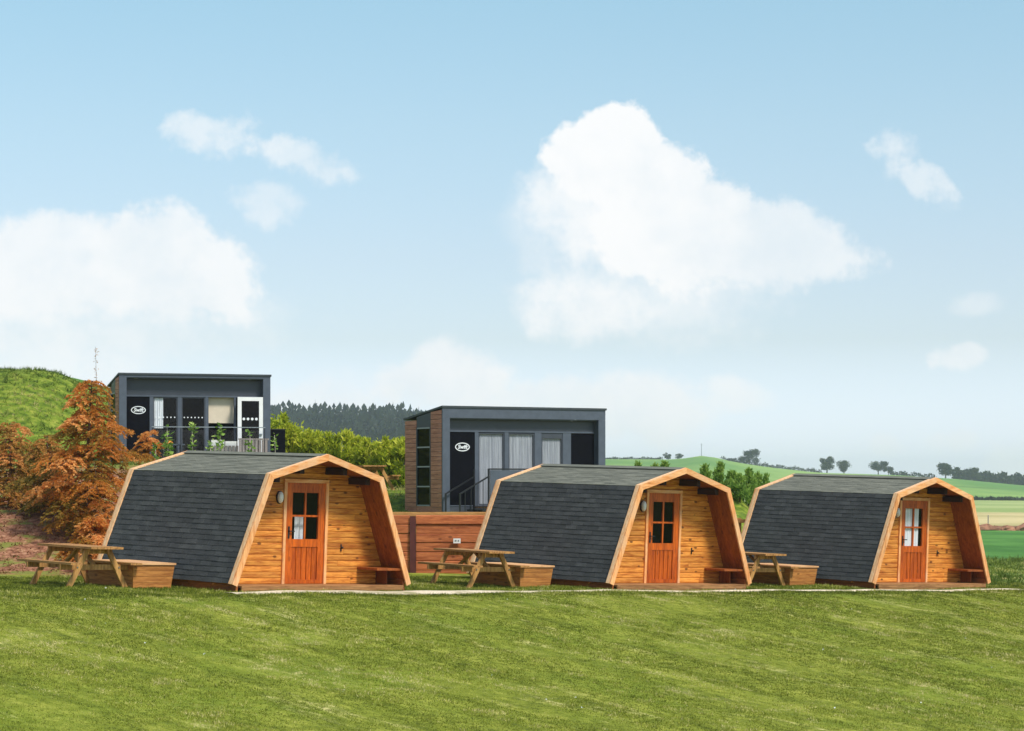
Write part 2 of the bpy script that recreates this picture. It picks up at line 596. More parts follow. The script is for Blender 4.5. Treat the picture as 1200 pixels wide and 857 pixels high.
SKYX = np.array([-400, 300, 330, 400, 470, 520, 600, 700, 750, 790, 805, 822, 840, 860, 900, 960, 1050, 1120, 1200, 1300, 1700], float)
SKYY = np.array([505, 505, 504, 503, 505, 515, 530, 538.5, 539, 539.5, 538, 535.5, 538, 543, 549, 555.5, 558, 562, 569, 571, 572], float)
RIDGE = 1250.0


def fall(x, y):
    """distance down the lawn bank, measured square to the row of pods"""
    return (x - 3.7) * .656 - (y - 54.4) * .755


def plane_z(x, y):
    z = -1.92 - .0338 * (np.clip(x, -13, 18) + 3.59) + .004 * (np.clip(y, -50, 75) - 48.9)
    s_ = fall(x, y)
    t_ = np.maximum(0, s_ - .9)
    drop = .125 * (np.sqrt(t_ * t_ + .8) - .894)
    drop = 2.1 * np.tanh(drop / 2.1 * .95)
    return z - drop * (1 - ss(24, 37, s_))


def T(x, y):
    """terrain height relative to the camera"""
    x = np.asarray(x, float)
    y = np.asarray(y, float)
    p = plane_z(x, y)
    ex = 2.3 + np.clip(y - 61.5, 0, 11) * .38
    wx = 1 - ss(0, 2.2, x - ex)
    la = -.62 + .62 * ss(74.4, 77.4, y)
    lb = -.42 + 1.10 * ss(58, 70, y)
    lv = la + (lb - la) * ss(-5, -9, x)
    wl = ss(-5.5, -8, x)
    wy = ss(60.38, 60.6, y) * (1 - wl) + ss(51.6, 57.5, y) * wl
    z = p + (lv - p) * wx * wy
    z = z + 3.75 * ss(-10.5, -17.5, x) * ss(80, 94, y) + 2.2 * ss(-19, -60, x) * ss(60, 120, y)
    # farmland
    px = 600 + FPX * x / np.maximum(y, 50)
    H = (HOR - np.interp(px, SKYX, SKYY)) / FPX * RIDGE
    far = -3.0 + (H + 3.0) * ss(560, RIDGE, y)
    far = far + .35 * np.sin(x * .021 + y * .004) * ss(200, 500, y)
    z = z + (far - z) * ss(100, 190, y)
    # gentle unevenness of the turf
    z = z + .018 * np.sin(x * 1.3 + .4 * y) * np.sin(y * .8 - .3 * x) + .01 * np.sin(x * 3.1 + 1) * np.sin(y * 2.3)
    return z


def gz(x, y):
    return float(T(x, y)) + CZ


def at(px, py, Y):
    return Vector(((px - 600) / FPX * Y, Y, (HOR - py) / FPX * Y + CZ))


def on_ground(px, Y):
    x = (px - 600) / FPX * Y
    return Vector((x, Y, gz(x, Y)))


def lines(*segs):
    o = []
    for a, b, s in segs:
        o += list(np.arange(a, b, s))
    return np.array(o)


gx = lines((0, 24, .42), (24, 60, 3), (60, 420, 7), (420, 1000, 60), (1000, 4001, 300))
gx = np.concatenate([-gx[:0:-1], gx])
gy = lines((-400, 0, 40), (0, 14, 2), (14, 96, .42), (96, 200, 2.5), (200, 760, 8), (760, 1420, 10), (1420, 2000, 60), (2000, 4600, 300))
X, Y = np.meshgrid(gx, gy)
Z = T(X, Y)
co = np.stack([X.ravel(), Y.ravel(), Z.ravel() + CZ], 1)
nx, ny = len(gx), len(gy)
ii = (np.arange(ny - 1)[:, None] * nx + np.arange(nx - 1)[None, :]).ravel()
quads = np.stack([ii, ii + 1, ii + nx + 1, ii + nx], 1)
gm = np_mesh('ground', co, quads=quads)
gm.shade_smooth()

m, t, p, out = new_mat('ground_cover')
geo = t.new('ShaderNodeNewGeometry')
pos = geo.outputs['Position']
sp = t.new('ShaderNodeSeparateXYZ')
t.l.new(pos, sp.inputs[0])
wx_, wy_ = sp.outputs[0], sp.outputs[1]
edge = t.math('MULTIPLY', t.math('SUBTRACT', t.noise(pos, .6, 4.0, .6), .5), 3.0)
edge_far = t.math('MULTIPLY', t.math('SUBTRACT', t.noise(pos, .03, 3.0, .6), .5), 22.0)
# mown lawn: streaks that run with the fall of the ground, straw patches
fall_c = t.math('SUBTRACT', t.math('MULTIPLY', wx_, .656), t.math('MULTIPLY', wy_, .755))
row_c = t.math('ADD', t.math('MULTIPLY', wx_, .755), t.math('MULTIPLY', wy_, .656))
st_v = t.combine(t.math('MULTIPLY', row_c, 1.5), t.math('MULTIPLY', fall_c, .34), 0.0)
s1 = t.noise(st_v, 1.0, 5.0, .62)
s2 = t.noise(t.combine(t.math('MULTIPLY', row_c, 1.5), fall_c, 0.0), 3.6, 5.0, .7)
s3 = t.noise(pos, .35, 3.0, .5)
s4 = t.noise(pos, 26.0, 3.0, .65)
lawn = t.ramp(t.math('ADD', t.math('MULTIPLY', s1, .35), t.math('ADD', t.math('MULTIPLY', s2, .40), t.math('MULTIPLY', s4, .25))),
              [(.36, s2l(64, 76, 18)), (.50, s2l(118, 128, 38)), (.62, s2l(160, 162, 68))])
straw_m = t.math('MULTIPLY', t.mapr(s2, .46, .62, .15, .8), t.mapr(t.noise(t.vmath('ADD', st_v, (14.0, 5.0, 0.0)), .8, 8.0, .74), .55, .66))
lawn = t.mix(t.math('MULTIPLY', straw_m, .85), lawn, s2l(222, 208, 146))
lawn = t.mix(t.mapr(s3, .45, .7, 0, .35), lawn, s2l(110, 132, 34))
# bare bank with bark litter to the left
soil = t.ramp(t.noise(pos, 7.0, 5.0, .7), [(.3, s2l(92, 58, 40)), (.5, s2l(142, 96, 72)), (.68, s2l(186, 142, 110))])
soil = t.mix(t.mapr(t.noise(pos, 1.1, 4.0, .6), .50, .62, 0, .8), soil, s2l(112, 126, 52))
bank = t.math('MULTIPLY', t.mapr(t.math('ADD', wx_, edge), -6.4, -7.4), t.math('MULTIPLY', t.mapr(t.math('ADD', wy_, t.math('MULTIPLY', edge, .35)), 51.3, 52.2), t.mapr(wy_, 66, 72, 1, 0)))
c = t.mix(bank, lawn, soil)
# grassy knoll behind
knoll = t.ramp(t.noise(pos, 2.4, 6.0, .7), [(.34, s2l(58, 80, 22)), (.5, s2l(104, 124, 36)), (.66, s2l(150, 154, 64))])
c = t.mix(t.mapr(wy_, 66, 72), c, knoll)
# rough verge and fields beyond
verge = t.ramp(t.noise(t.mapping(pos, (1, .35, 1)), 1.5, 5.0, .65), [(.33, s2l(82, 104, 44)), (.5, s2l(122, 136, 62)), (.66, s2l(176, 160, 96))])
vm = t.math('MULTIPLY', t.mapr(t.math('ADD', wx_, edge), 11.5, 13.0), t.mapr(t.math('ADD', wy_, edge), 63, 66))
c = t.mix(vm, c, verge)


def field(c, y0, y1, colr, dark, scale, soft=3.0):
    fy = t.math('ADD', wy_, edge_far)
    msk = t.math('MULTIPLY', t.mapr(fy, y0 - soft, y0 + soft), t.mapr(fy, y1 - soft, y1 + soft, 1, 0))
    n_ = t.noise(t.mapping(pos, (1.0, .3, 1.0)), scale, 5.0, .6)
    return t.mix(msk, c, t.mix(t.mapr(n_, .35, .65), dark, colr))


c = field(c, 96, 205, s2l(92, 140, 62), s2l(66, 112, 46), .2)
c = field(c, 205, 215, s2l(150, 116, 84), s2l(104, 92, 60), .2)
c = field(c, 215, 345, s2l(204, 188, 136), s2l(178, 166, 112), .06, 4)
c = field(c, 345, 690, s2l(168, 178, 112), s2l(142, 160, 92), .03, 6)
c = field(c, 690, 9000, s2l(138, 168, 86), s2l(94, 136, 62), .012, 6)
c = field(c, 905, 915, s2l(112, 140, 72), s2l(88, 118, 56), .02, 3)
t.put(p.inputs['Base Color'], c)
p.inputs['Roughness'].default_value = .95
p.inputs['Specular IOR Level'].default_value = .15
bump(t, p, t.math('ADD', t.math('MULTIPLY', s2, .5), t.math('MULTIPLY', s4, .5)), .7, .05)
ground = link('ground', gm, 'ground_cover')
kind(ground, 'structure', 'green lawn and farmland rolling back to the skyline')

# pale path along the pod fronts
pp = [(-5.15, 46.75, .6), (-3.2, 48.45, .95), (-1.2, 50.2, .9), (.3, 51.6, .34), (3.7, 54.4, .40), (6.5, 56.9, .32), (10.3, 60.0, .40), (13.5, 63.0, .34), (18, 67.0, .34)]
mb = MB()
vv = []
fine = []
for i in range(len(pp) - 1):
    a, b = pp[i], pp[i + 1]
    for k in range(12):
        q = k / 12
        fine.append(tuple(a[j] + (b[j] - a[j]) * q for j in range(3)))
for (x, y, w) in fine:
    d = Vector((.70, -.71))
    j1, j2 = random.uniform(-.05, .05), random.uniform(-.05, .05)
    r_ = []
    for s in (-w / 2 + j1, -w / 6, w / 6, w / 2 + j2):
        xx, yy_ = x + d.x * s, y + d.y * s
        r_.append((xx, yy_, gz(xx, yy_) + (.035 if abs(s) < w / 3 else .006)))
    vv.append(r_)
for i in range(len(vv) - 1):
    for k in range(3):
        mb.add([vv[i][k], vv[i][k + 1], vv[i + 1][k + 1], vv[i + 1][k]], [(0, 1, 2, 3)])
path = mb.build('path', 'gravel')
kind(path, 'structure', 'pale gravel path along the fronts of the pods')


# ------------------------------------------------------------------ camping pods
OUT = [(-2.2, 0.0), (-1.4, 2.046), (0.0, 2.45), (1.4, 2.046), (2.2, 0.0)]
PL = 4.41                                     # pod length
WALL_V = .62                                  # front wall sits this far back under the overhang


def offset(d, extend=0.0):
    """pod outline moved inwards by d"""
    n = len(OUT)
    segs = []
    for i in range(n - 1):
        a, b = Vector(OUT[i]), Vector(OUT[i + 1])
        t_ = (b - a).normalized()
        nrm = Vector((t_.y, -t_.x))
        segs.append((a + nrm * d, b + nrm * d, t_))
    pts = [segs[0][0] - segs[0][2] * extend]
    for i in range(n - 2):
        a, _, t1 = segs[i]
        c_, _, t2 = segs[i + 1]
        den = t1.x * t2.y - t1.y * t2.x
        w = c_ - a
        k = (w.x * t2.y - w.y * t2.x) / den
        pts.append(a + t1 * k)
    pts.append(segs[-1][1] + segs[-1][2] * extend)
    return pts


def half_width(w, d):
    q = offset(d)
    if w < q[1].y:
        t_ = (w - q[0].y) / (q[1].y - q[0].y)
        return -(q[0].x + (q[1].x - q[0].x) * t_)
    t_ = min(1, (w - q[1].y) / (q[2].y - q[1].y))
    return -(q[1].x + (q[2].x - q[1].x) * t_)


def band(d0, d1, i, v0, v1, ext=0.0):
    """slab of the hull on side i (0 left wall, 1 left roof, 2 right roof, 3 right wall)"""
    a, b = offset(d0, ext), offset(d1, ext)
    poly = [(a[i].x, v0, a[i].y), (a[i + 1].x, v0, a[i + 1].y), (b[i + 1].x, v0, b[i + 1].y), (b[i].x, v0, b[i].y)]
    return MB().prism(poly, (0, v1 - v0, 0))


def shingle_course(i, k, nrow):
    """one course of felt tabs on side i; lower edge proud of the course beneath"""
    q = offset(.030)
    a, b = (q[i], q[i + 1]) if i < 2 else (q[i + 1], q[i])        # from eave to top
    t_ = (b - a)
    Lg = t_.length
    t_.normalize()
    nrm = Vector((-t_.y, t_.x)) if i < 2 else Vector((t_.y, -t_.x))
    e = Lg / nrow
    lo, hi = k * e - .002, min(Lg, (k + 1) * e + .03)
    rr = random.Random(i * 100 + k)
    vs_, fs_, tn = [], [], []
    v = .03 - (.165 if k % 2 else 0.0) - rr.uniform(0, .04)
    while v < PL - .03:
        v0, v1 = max(v, .03), min(v + .33 - .008, PL - .03)
        v += .33
        if v1 - v0 < .02:
            continue
        j = rr.uniform(-.004, .004)
        h0, h1 = .011 + rr.uniform(-.002, .004), .003
        tt = rr.random()
        o = len(vs_)
        for vv_ in (v0, v1):
            for (s, h) in ((lo + j, 0.0), (lo + j, h0), (hi, h1), (hi, 0.0)):
                pt = a + t_ * s + nrm * h
                vs_.append((pt.x, vv_, pt.y))
                tn.append(tt)
        fs_ += [(o, o + 1, o + 2, o + 3), (o + 7, o + 6, o + 5, o + 4), (o, o + 4, o + 5, o + 1), (o + 1, o + 5, o + 6, o + 2), (o + 2, o + 6, o + 7, o + 3), (o + 3, o + 7, o + 4, o)]
    me = bpy.data.meshes.new('shingle_course')
    me.from_pydata(vs_, [], fs_)
    at_ = me.attributes.new('tint', 'FLOAT', 'POINT')
    at_.data.foreach_set('value', np.array(tn, np.float32))
    me.update()
    return me


def log_board(u0, u1, w0, pitch, slopeL=None, slopeR=None):
    """rounded wall board between two ends; ends may follow the hull's slope"""
    prof = [(.050, 0), (.012, 0), (.002, .010), (0, .026), (0, pitch - .026), (.002, pitch - .012), (.012, pitch - .004), (.050, pitch - .004)]
    left, right = [], []
    for (dv, dw) in prof:
        w = w0 + dw
        l = -half_width(w, .085) if slopeL else u0
        r = half_width(w, .085) if slopeR else u1
        left.append((l, WALL_V + dv, w))
        right.append((r, WALL_V + dv, w))
    n = len(prof)
    mb_ = MB()
    fs = [tuple(range(n)), tuple(range(2 * n - 1, n - 1, -1))]
    for i in range(n):
        j = (i + 1) % n
        fs.append((j, i, i + n, j + n))
    return mb_.add(left + right, fs)


def make_pod():
    root = empty('camping_pod')
    # hull
    for i in range(4):
        band(.031, .072, i, .05, PL - .05).build('wall_panel' if i in (0, 3) else 'roof_panel', 'lining_wood', root)
    # courses of felt shingles
    for i in range(4):
        nr = 21 if i in (0, 3) else 14
        for k in range(nr):
            link('shingle_course', shingle_course(i, k, nr), 'shingle' if i in (0, 3) else 'shingle_roof_lit', root)
    q = offset(.004)
    mb_ = MB()
    for sgn in (-1, 1):
        a = Vector((0, .03, q[2].y + .004))
        e = Vector((sgn * .16, .03, q[2].y - .045))
        mb_.prism([a, e, e + Vector((0, 0, .008)), a + Vector((0, 0, .008))], (0, PL - .06, 0))
    rc = mb_.build('ridge_cap', 'shingle_roof_lit', root)
    # barge boards and edge trims, front and rear
    for v0, v1 in ((-.035, 0.0), (PL, PL + .035)):
        for i in range(4):
            band(0.0, .118, i, v0, v1, .02 if i in (0, 3) else 0).build('barge_board', 'barge_wood' if i in (0, 3) else 'barge_wood_across', root)
    for v0, v1 in ((.001, .10), (PL - .10, PL - .001)):
        for i in range(4):
            band(-.004, .028, i, v0, v1, .015 if i in (0, 3) else 0).build('edge_trim', 'trim_wood', root)
    # porch lining
    for i in range(4):
        nb = 5
        v0, v1 = .004, WALL_V + .01
        dv = (v1 - v0) / nb
        for k in range(nb):
            band(.073, .090, i, v0 + k * dv + .002, v0 + (k + 1) * dv - .002).build('lining_board', 'lining_wood', root)
    # purlins under the overhang
    for (u, w0) in ((.53, 2.06), (1.12, 1.885), (-.53, 2.06), (-1.12, 1.885)):
        MB().box(u - .055, u + .055, .10, WALL_V + .01, w0, w0 + .13).build('purlin', 'purlin_wood', root)
    # front wall of rounded boards
    ky = offset(.09)
    kz = ky[1].y
    va, vb = WALL_V + .051, WALL_V + .081
    hb_ = half_width(-.04, .09)
    for sg, ue in ((-1, -.50), (1, .51)):
        MB().prism([(ue, va, -.06), (sg * hb_, va, -.06), (sg * half_width(1.87, .09), va, 1.87), (ue, va, 1.87)], (0, vb - va, 0)).build('front_wall', 'wall_wood', root)
    hk_ = half_width(1.872, .09)
    MB().prism([(-hk_, va, 1.872), (hk_, va, 1.872)] + [(q_.x, va, q_.y) for q_ in (ky[3], ky[2], ky[1])], (0, vb - va, 0)).build('front_wall', 'wall_wood', root)
    pitch = .1125
    rr = random.Random(3)
    w = -.05
    DL, DR, DT = -.545, .555, 1.955
    while w < 2.24:
        if w + pitch <= DT + .06 and w < DT - .01:
            log_board(0, DL + .012, w, pitch, True, None).build('wall_board', 'wall_wood', root)
            if rr.random() < .45:
                s = rr.uniform(.85, 1.5)
                log_board(DR - .012, s - .002, w, pitch).build('wall_board', 'wall_wood', root)
                log_board(s + .002, 0, w, pitch, None, True).build('wall_board', 'wall_wood', root)
            else:
                log_board(DR - .012, 0, w, pitch, None, True).build('wall_board', 'wall_wood', root)
        else:
            log_board(0, 0, w, pitch, True, True).build('wall_board', 'wall_wood', root)
        w += pitch
    # door casing
    cv0, cv1 = WALL_V - .035, WALL_V + .045
    MB().box(DL, DL + .065, cv0, cv1, -.05, DT - .065).build('door_casing', 'barge_wood', root)
    MB().box(DR - .065, DR, cv0, cv1, -.05, DT - .065).build('door_casing', 'barge_wood', root)
    MB().box(DL, DR, cv0 - .002, cv1, DT - .065, DT).build('door_casing', 'barge_wood_across', root)
    # door
    dv0, dv1 = WALL_V - .012, WALL_V + .03
    l, r, b0, tp = DL + .07, DR - .07, -.045, DT - .07
    door = MB().box(l, r, dv1 + .001, dv1 + .006, b0, .70).build('door', 'door_wood', root)
    pl_, pr_ = l + .155, r - .155
    MB().box(l, pl_, dv0, dv1, b0, tp).build('stile', 'door_wood', door)
    MB().box(pr_, r, dv0, dv1, b0, tp).build('stile', 'door_wood', door)
    for (z0, z1) in ((b0, .03), (.66, .81), (1.70, tp)):
        MB().box(pl_, pr_, dv0 + .002, dv1, z0, z1).build('rail', 'door_wood', door)
    nb = 5
    for k in range(nb):
        a = pl_ + (pr_ - pl_) * k / nb
        c_ = pl_ + (pr_ - pl_) * (k + 1) / nb
        MB().prism([(a + .004, dv1, .03), (a + .012, dv0 + .016, .03), (c_ - .012, dv0 + .016, .03), (c_ - .004, dv1, .03)], (0, 0, .63)).build('plank', 'door_wood', door)
    mid, mz = (pl_ + pr_) / 2, 1.255
    MB().box(mid - .02, mid + .02, dv0 + .006, dv1 - .004, .81, 1.70).build('glazing_bar', 'door_wood', door)
    for (a, c_) in ((pl_, mid - .02), (mid + .02, pr_)):
        MB().box(a, c_, dv0 + .008, dv1 - .006, mz - .018, mz + .018).build('glazing_bar', 'door_wood', door)
        for (z0, z1) in ((.81, mz - .018), (mz + .018, 1.70)):
            MB().add([(a, dv0 + .025, z0), (c_, dv0 + .025, z0), (c_, dv0 + .025, z1), (a, dv0 + .025, z1)], [(0, 1, 2, 3)]).build('pane', 'glass', door)
    hb = MB().box(l + .055, l + .095, dv0 - .012, dv0 - .001, .82, 1.05)
    hb.bar((l + .075, dv0 - .04, .96), (l + .19, dv0 - .04, .96), .022, .022)
    hb.bar((l + .075, dv0 - .01, .96), (l + .075, dv0 - .05, .96), .022, .022)
    hb.build('handle', 'black_metal', door)
    # dark room behind the glass
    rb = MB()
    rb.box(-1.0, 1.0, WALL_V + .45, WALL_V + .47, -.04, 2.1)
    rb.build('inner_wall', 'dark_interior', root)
    # bulkhead lamp
    lu, lw = -.655, 1.60
    n = 14

    def oval(ru, rw, v):
        return [(lu + ru * math.cos(2 * math.pi * k / n), v, lw + rw * math.sin(2 * math.pi * k / n)) for k in range(n)]
    la = MB().prism(oval(.075, .125, WALL_V - .005), (0, -.035, 0)).build('wall_lamp', 'black_metal', root)
    ln = MB()
    rings = [oval(.062, .112, WALL_V - .041), oval(.058, .105, WALL_V - .075), oval(.035, .07, WALL_V - .10)]
    ln.add(rings[0] + rings[1] + rings[2], [(k, (k + 1) % n, n + (k + 1) % n, n + k) for k in range(n)] + [(n + k, n + (k + 1) % n, 2 * n + (k + 1) % n, 2 * n + k) for k in range(n)] + [tuple(range(2 * n, 3 * n))])
    ln.build('lens', 'white_lens', la, True)
    # bench in the porch, plank on a bearer
    bw = .235
    bs = MB().prism([(1.36, .02, bw), (half_width(bw, .092), .02, bw), (half_width(bw + .045, .092), .02, bw + .045), (1.36, .02, bw + .045)], (0, WALL_V - .03, 0)).build('bench', 'lining_wood', root)
    MB().box(1.84, 1.88, .30, WALL_V - .02, -.045, bw - .002).build('bench_support', 'lining_wood', bs)
    hk = MB().box(.915, .945, WALL_V - .012, WALL_V - .002, .58, .72)
    hk.bar((.93, WALL_V - .012, .64), (.93, WALL_V - .06, .66), .03, .03)
    hk.build('wall_hook', 'black_metal', root)
    # deck and plinth
    nd = 6
    for k in range(nd):
        a = -.05 + k * (WALL_V + .07) / nd
        MB().box(-2.0, 2.0, a + .003, a + (WALL_V + .07) / nd - .003, -.085, -.052).build('deck_board', 'deck_wood', root)
    MB().box(-2.0, 2.0, -.045, -.01, -.135, -.087).build('deck_fascia', 'deck_wood', root)
    MB().box(-1.98, 1.98, -.040, -.005, -.26, -.139).build('deck_fascia', 'deck_wood', root)
    for s in (-1, 1):
        for k in range(3):
            a, c_ = .02 + k * 1.46, .02 + (k + 1) * 1.46 - .008
            u0, u1 = sorted((s * 2.04, s * 2.09))
            MB().box(u0, u1, a, c_, -.30, .06).build('plinth_board', 'plinth_wood', root)
    # rear gable
    rg = MB()
    ky = offset(.075)
    rg.prism([(q_.x, PL - .08, q_.y) for q_ in ky], (0, .03, 0)).build('rear_wall', 'wall_wood', root)
    return root


PODS = [(-3.5884, 48.921, -1.7588, .7704), (3.631, 54.979, -1.962, .751), (9.892, 60.521, -2.1434, .738)]
PIT, ROL = .0263, -.0222


def pod_matrix(i):
    x, y, z, yaw = PODS[i]
    c_, s_ = math.cos(yaw), math.sin(yaw)
    U = Vector((c_, s_, ROL)).normalized()
    V = Vector((-s_, c_, PIT)).normalized()
    W = U.cross(V).normalized()
    V = W.cross(U)
    M = Matrix(((U.x, V.x, W.x), (U.y, V.y, W.y), (U.z, V.z, W.z)))
    return Vector((x, y, z + CZ)), M


pod_labels = ['leftmost gambrel timber camping pod, nearest the orange autumn tree, with grey shingle roof',
              'middle timber camping pod with grey shingle roof, below the brown-sided slate lodge',
              'rightmost timber camping pod, white lace curtains behind its door glass']
pods = []
pod0 = make_pod()
for i in range(3):
    o = pod0 if i == 0 else copy_tree(pod0)
    loc, M = pod_matrix(i)
    o.location = loc
    o.rotation_euler = M.to_euler()
    tag(o, pod_labels[i], 'camping pod', 'timber camping pods in a row')
    pods.append(o)


# lace curtains behind the door glass
def curtain(name, u0, u1, z0, z1, v, parent, mat='curtain', amp=.012, waves=7):
    n = 36
    vs_ = []
    for k in range(n + 1):
        u = u0 + (u1 - u0) * k / n
        dv = amp * math.sin(k / n * waves * 2 * math.pi) + amp * .4 * math.sin(k * 1.7)
        vs_ += [(u, v + dv, z0), (u, v + dv * .8, z1)]
    fs_ = [(2 * k, 2 * k + 2, 2 * k + 3, 2 * k + 1) for k in range(n)]
    return MB().add(vs_, fs_).build(name, mat, parent, True)


def pod_door(pod):
    return [c_ for c_ in pod.children if c_.name.split('.')[0] == 'door'][0]


dl, dr = -.545 + .07 + .155, .555 - .07 - .155
curtain('curtain', dl + .0, dr - .09, .80, 1.70, WALL_V + .048, pod_door(pods[2]), waves=5)
curtain('curtain', dl + .20, dr - .18, .80, 1.25, WALL_V + .16, pod_door(pods[0]), waves=2)


# ------------------------------------------------------------------ storage boxes beside the pods
def make_box():
    root = empty('storage_box')
    h, du, dv_, fl = .44, .86, 1.40, .045
    rows = 4
    e = h / rows

    def ring(z):
        k = fl * z / h
        return -k, du + k, -k, dv_ + k
    for k in range(rows):
        z0, z1 = k * e + .002 - (.08 if k == 0 else 0), (k + 1) * e - .002
        a0, a1, b0, b1 = ring(z0)
        c0, c1, d0, d1 = ring(z1)
        th = .03
        # front and rear faces, then the two sides
        for (v0, v1, s) in ((b0, d0, 1), (b1, d1, -1)):
            MB().add([(a0, v0, z0), (a1, v0, z0), (a1, v0 + s * th, z0), (a0, v0 + s * th, z0), (c0, v1, z1), (c1, v1, z1), (c1, v1 + s * th, z1), (c0, v1 + s * th, z1)],
                     [(0, 1, 2, 3), (4, 7, 6, 5), (0, 4, 5, 1), (1, 5, 6, 2), (2, 6, 7, 3), (3, 7, 4, 0)]).build('board', 'box_wood', root)
        for (u0, u1, s) in ((a0, c0, 1), (a1, c1, -1)):
            MB().add([(u0 + s * .001, b0 + th, z0), (u0 + s * th, b0 + th, z0), (u0 + s * th, b1 - th, z0), (u0 + s * .001, b1 - th, z0),
                      (u1 + s * .001, d0 + th, z1), (u1 + s * th, d0 + th, z1), (u1 + s * th, d1 - th, z1), (u1 + s * .001, d1 - th, z1)],
                     [(0, 3, 2, 1), (4, 5, 6, 7), (0, 1, 5, 4), (1, 2, 6, 5), (2, 3, 7, 6), (3, 0, 4, 7)]).build('board', 'box_wood_side', root)
    lid = MB().box(-fl - .02, du + fl + .02, -fl - .02, dv_ * .5, h, h + .035).build('lid', 'box_lid_wood', root)
    MB().box(-fl - .02, du + fl + .02, dv_ * .5 + .006, dv_ + fl + .02, h, h + .035).build('lid', 'box_lid_wood', root)
    return root


def pod_world(i, u, v):
    loc, M = pod_matrix(i)
    q = loc + M @ Vector((u, v, 0))
    q.z = gz(q.x, q.y)
    return q


box0 = make_box()
for i, lab in enumerate(['low wooden storage box beside the leftmost pod, behind its picnic table',
                         'low wooden storage box beside the middle pod, behind its picnic table',
                         'low wooden storage box beside the rightmost pod, behind its picnic table']):
    o = box0 if i == 0 else copy_tree(box0)
    q = pod_world(i, -3.34, 1.5)
    o.location = q
    o.rotation_euler = (-ROL * 0, 0, PODS[i][3])
    o.rotation_euler = pod_matrix(i)[1].to_euler()
    tag(o, lab, 'storage box', 'wooden storage boxes beside the pods')


# ------------------------------------------------------------------ picnic tables
def make_table():
    """A-frame table: u across, v along"""
    root = empty('picnic_table')
    Lt = 1.75
    nb = 5
    for k in range(nb):
        a = -.36 + k * .144
        MB().box(a + .004, a + .140, -Lt / 2, Lt / 2, .715, .755).build('table_board', 'table_wood', root)
    for s in (-1, 1):
        for k in range(2):
            a = s * .66 - .13 + k * .132
            MB().box(a + .003, a + .129, -Lt / 2, Lt / 2, .425, .465).build('seat_board', 'table_wood', root)
    for v in (-.58, .58):
        for s in (-1, 1):
            MB().bar((s * .66, v, -.06), (s * .22, v, .713), .10, .045, (0, 1, 0)).build('leg', 'leg_wood', root)
        vo = .05 if v < 0 else -.05
        MB().box(-.80, .80, v + vo - .02, v + vo + .02, .325, .423).build('seat_bearer', 'leg_wood', root)
        MB().box(-.34, .34, v + vo - .02, v + vo + .02, .62, .713).build('top_bearer', 'leg_wood', root)
        for s in (-1, 1):
            MB().prism([(s * .46 + .016 * math.cos(k), v - .024, .372 + .016 * math.sin(k)) for k in np.linspace(0, 5.5, 8)], (0, -.012, 0)).build('bolt', 'steel', root)
    MB().bar((0, -.5, .38), (0, -.05, .70), .08, .04).build('brace', 'leg_wood', root)
    MB().bar((0, .5, .38), (0, .05, .70), .08, .04).build('brace', 'leg_wood', root)
    return root


tab0 = make_table()
for i, (uv, lab) in enumerate([((-4.08, 2.18), 'weathered A-frame picnic table left of the leftmost pod, in front of the autumn tree'),
                               ((-4.06, 2.18), 'weathered A-frame picnic table between the leftmost and middle pods'),
                               ((-4.06, 2.18), 'weathered A-frame picnic table between the middle and rightmost pods, partly hidden')]):
    o = tab0 if i == 0 else copy_tree(tab0)
    o.location = pod_world(i, *uv)
    o.rotation_euler = pod_matrix(i)[1].to_euler()
    tag(o, lab, 'picnic table', 'A-frame picnic tables')
o = copy_tree(tab0)
o.location = on_ground(433, 78.6)
o.rotation_euler = (0, 0, .25)
o.scale = (1, 1, 1)
tag(o, 'A-frame picnic table up on the grass bank before the yellow-green hedge', 'picnic table', 'A-frame picnic tables')

# ------------------------------------------------------------------ retaining wall of sleepers
rw = empty('retaining_wall', (-1.9, 60.2, 0))
tag(rw, 'red-brown timber sleeper retaining wall with dark posts below the brown-sided lodge', 'retaining wall')
WT = -.58 + CZ                              # top of the wall
rows, sh = 7, .215
posts = [-7.2, -4.75, -2.32, .10, 2.5]
for j in range(len(posts) - 1):
    a, b = posts[j] + .075, posts[j + 1] - .075
    for k in range(rows):
        z1 = WT - k * sh
        z0 = z1 - sh + .003
        pr = random.uniform(-.012, .012) - (.02 if k == 0 else 0)
        y0 = 0.0 + pr
        s = MB().prism([(a + 1.9, y0 + .016, z0), (a + 1.9, y0, z0 + .016), (a + 1.9, y0, z1 - .016), (a + 1.9, y0 + .016, z1), (a + 1.9, y0 + .12, z1), (a + 1.9, y0 + .12, z0)], (b - a, 0, 0))
        s.build('sleeper', 'sleeper_wood', rw)
for x in posts:
    mbp = MB()
    mbp.box(x + 1.9 - .07, x + 1.9 + .07, -.05, -.035, WT - rows * sh - .1, WT - .02)
    mbp.box(x + 1.9 - .012, x + 1.9 + .012, -.034, .12, WT - rows * sh - .1, WT - .02)
    mbp.build('post', 'post_paint', rw)
ub = empty('utility_box', (at(535.5, 634, 60.1).x, 60.13, at(535.5, 634, 60.1).z))
tag(ub, 'small white socket box fixed to the timber retaining wall', 'socket box')
MB().box(-.085, .085, -.05, .02, -.055, .055).build('housing', 'white_trim', ub)
MB().box(-.05, -.01, -.056, -.051, -.01, .02).build('socket', 'steel', ub)
MB().box(.02, .05, -.056, -.051, -.01, .02).build('socket', 'steel', ub)
# pale kerb timber at the front of the lodge terrace
tk = MB().box(-7.0, 2.3, 0, .14, -.62 + CZ - .05, -.505 + CZ).build('terrace_edging', 'sleeper_cap_wood')
tk.location = (0, 60.42, 0)
tag(tk, 'pale timber edging laid just behind the top of the retaining wall', 'edging')


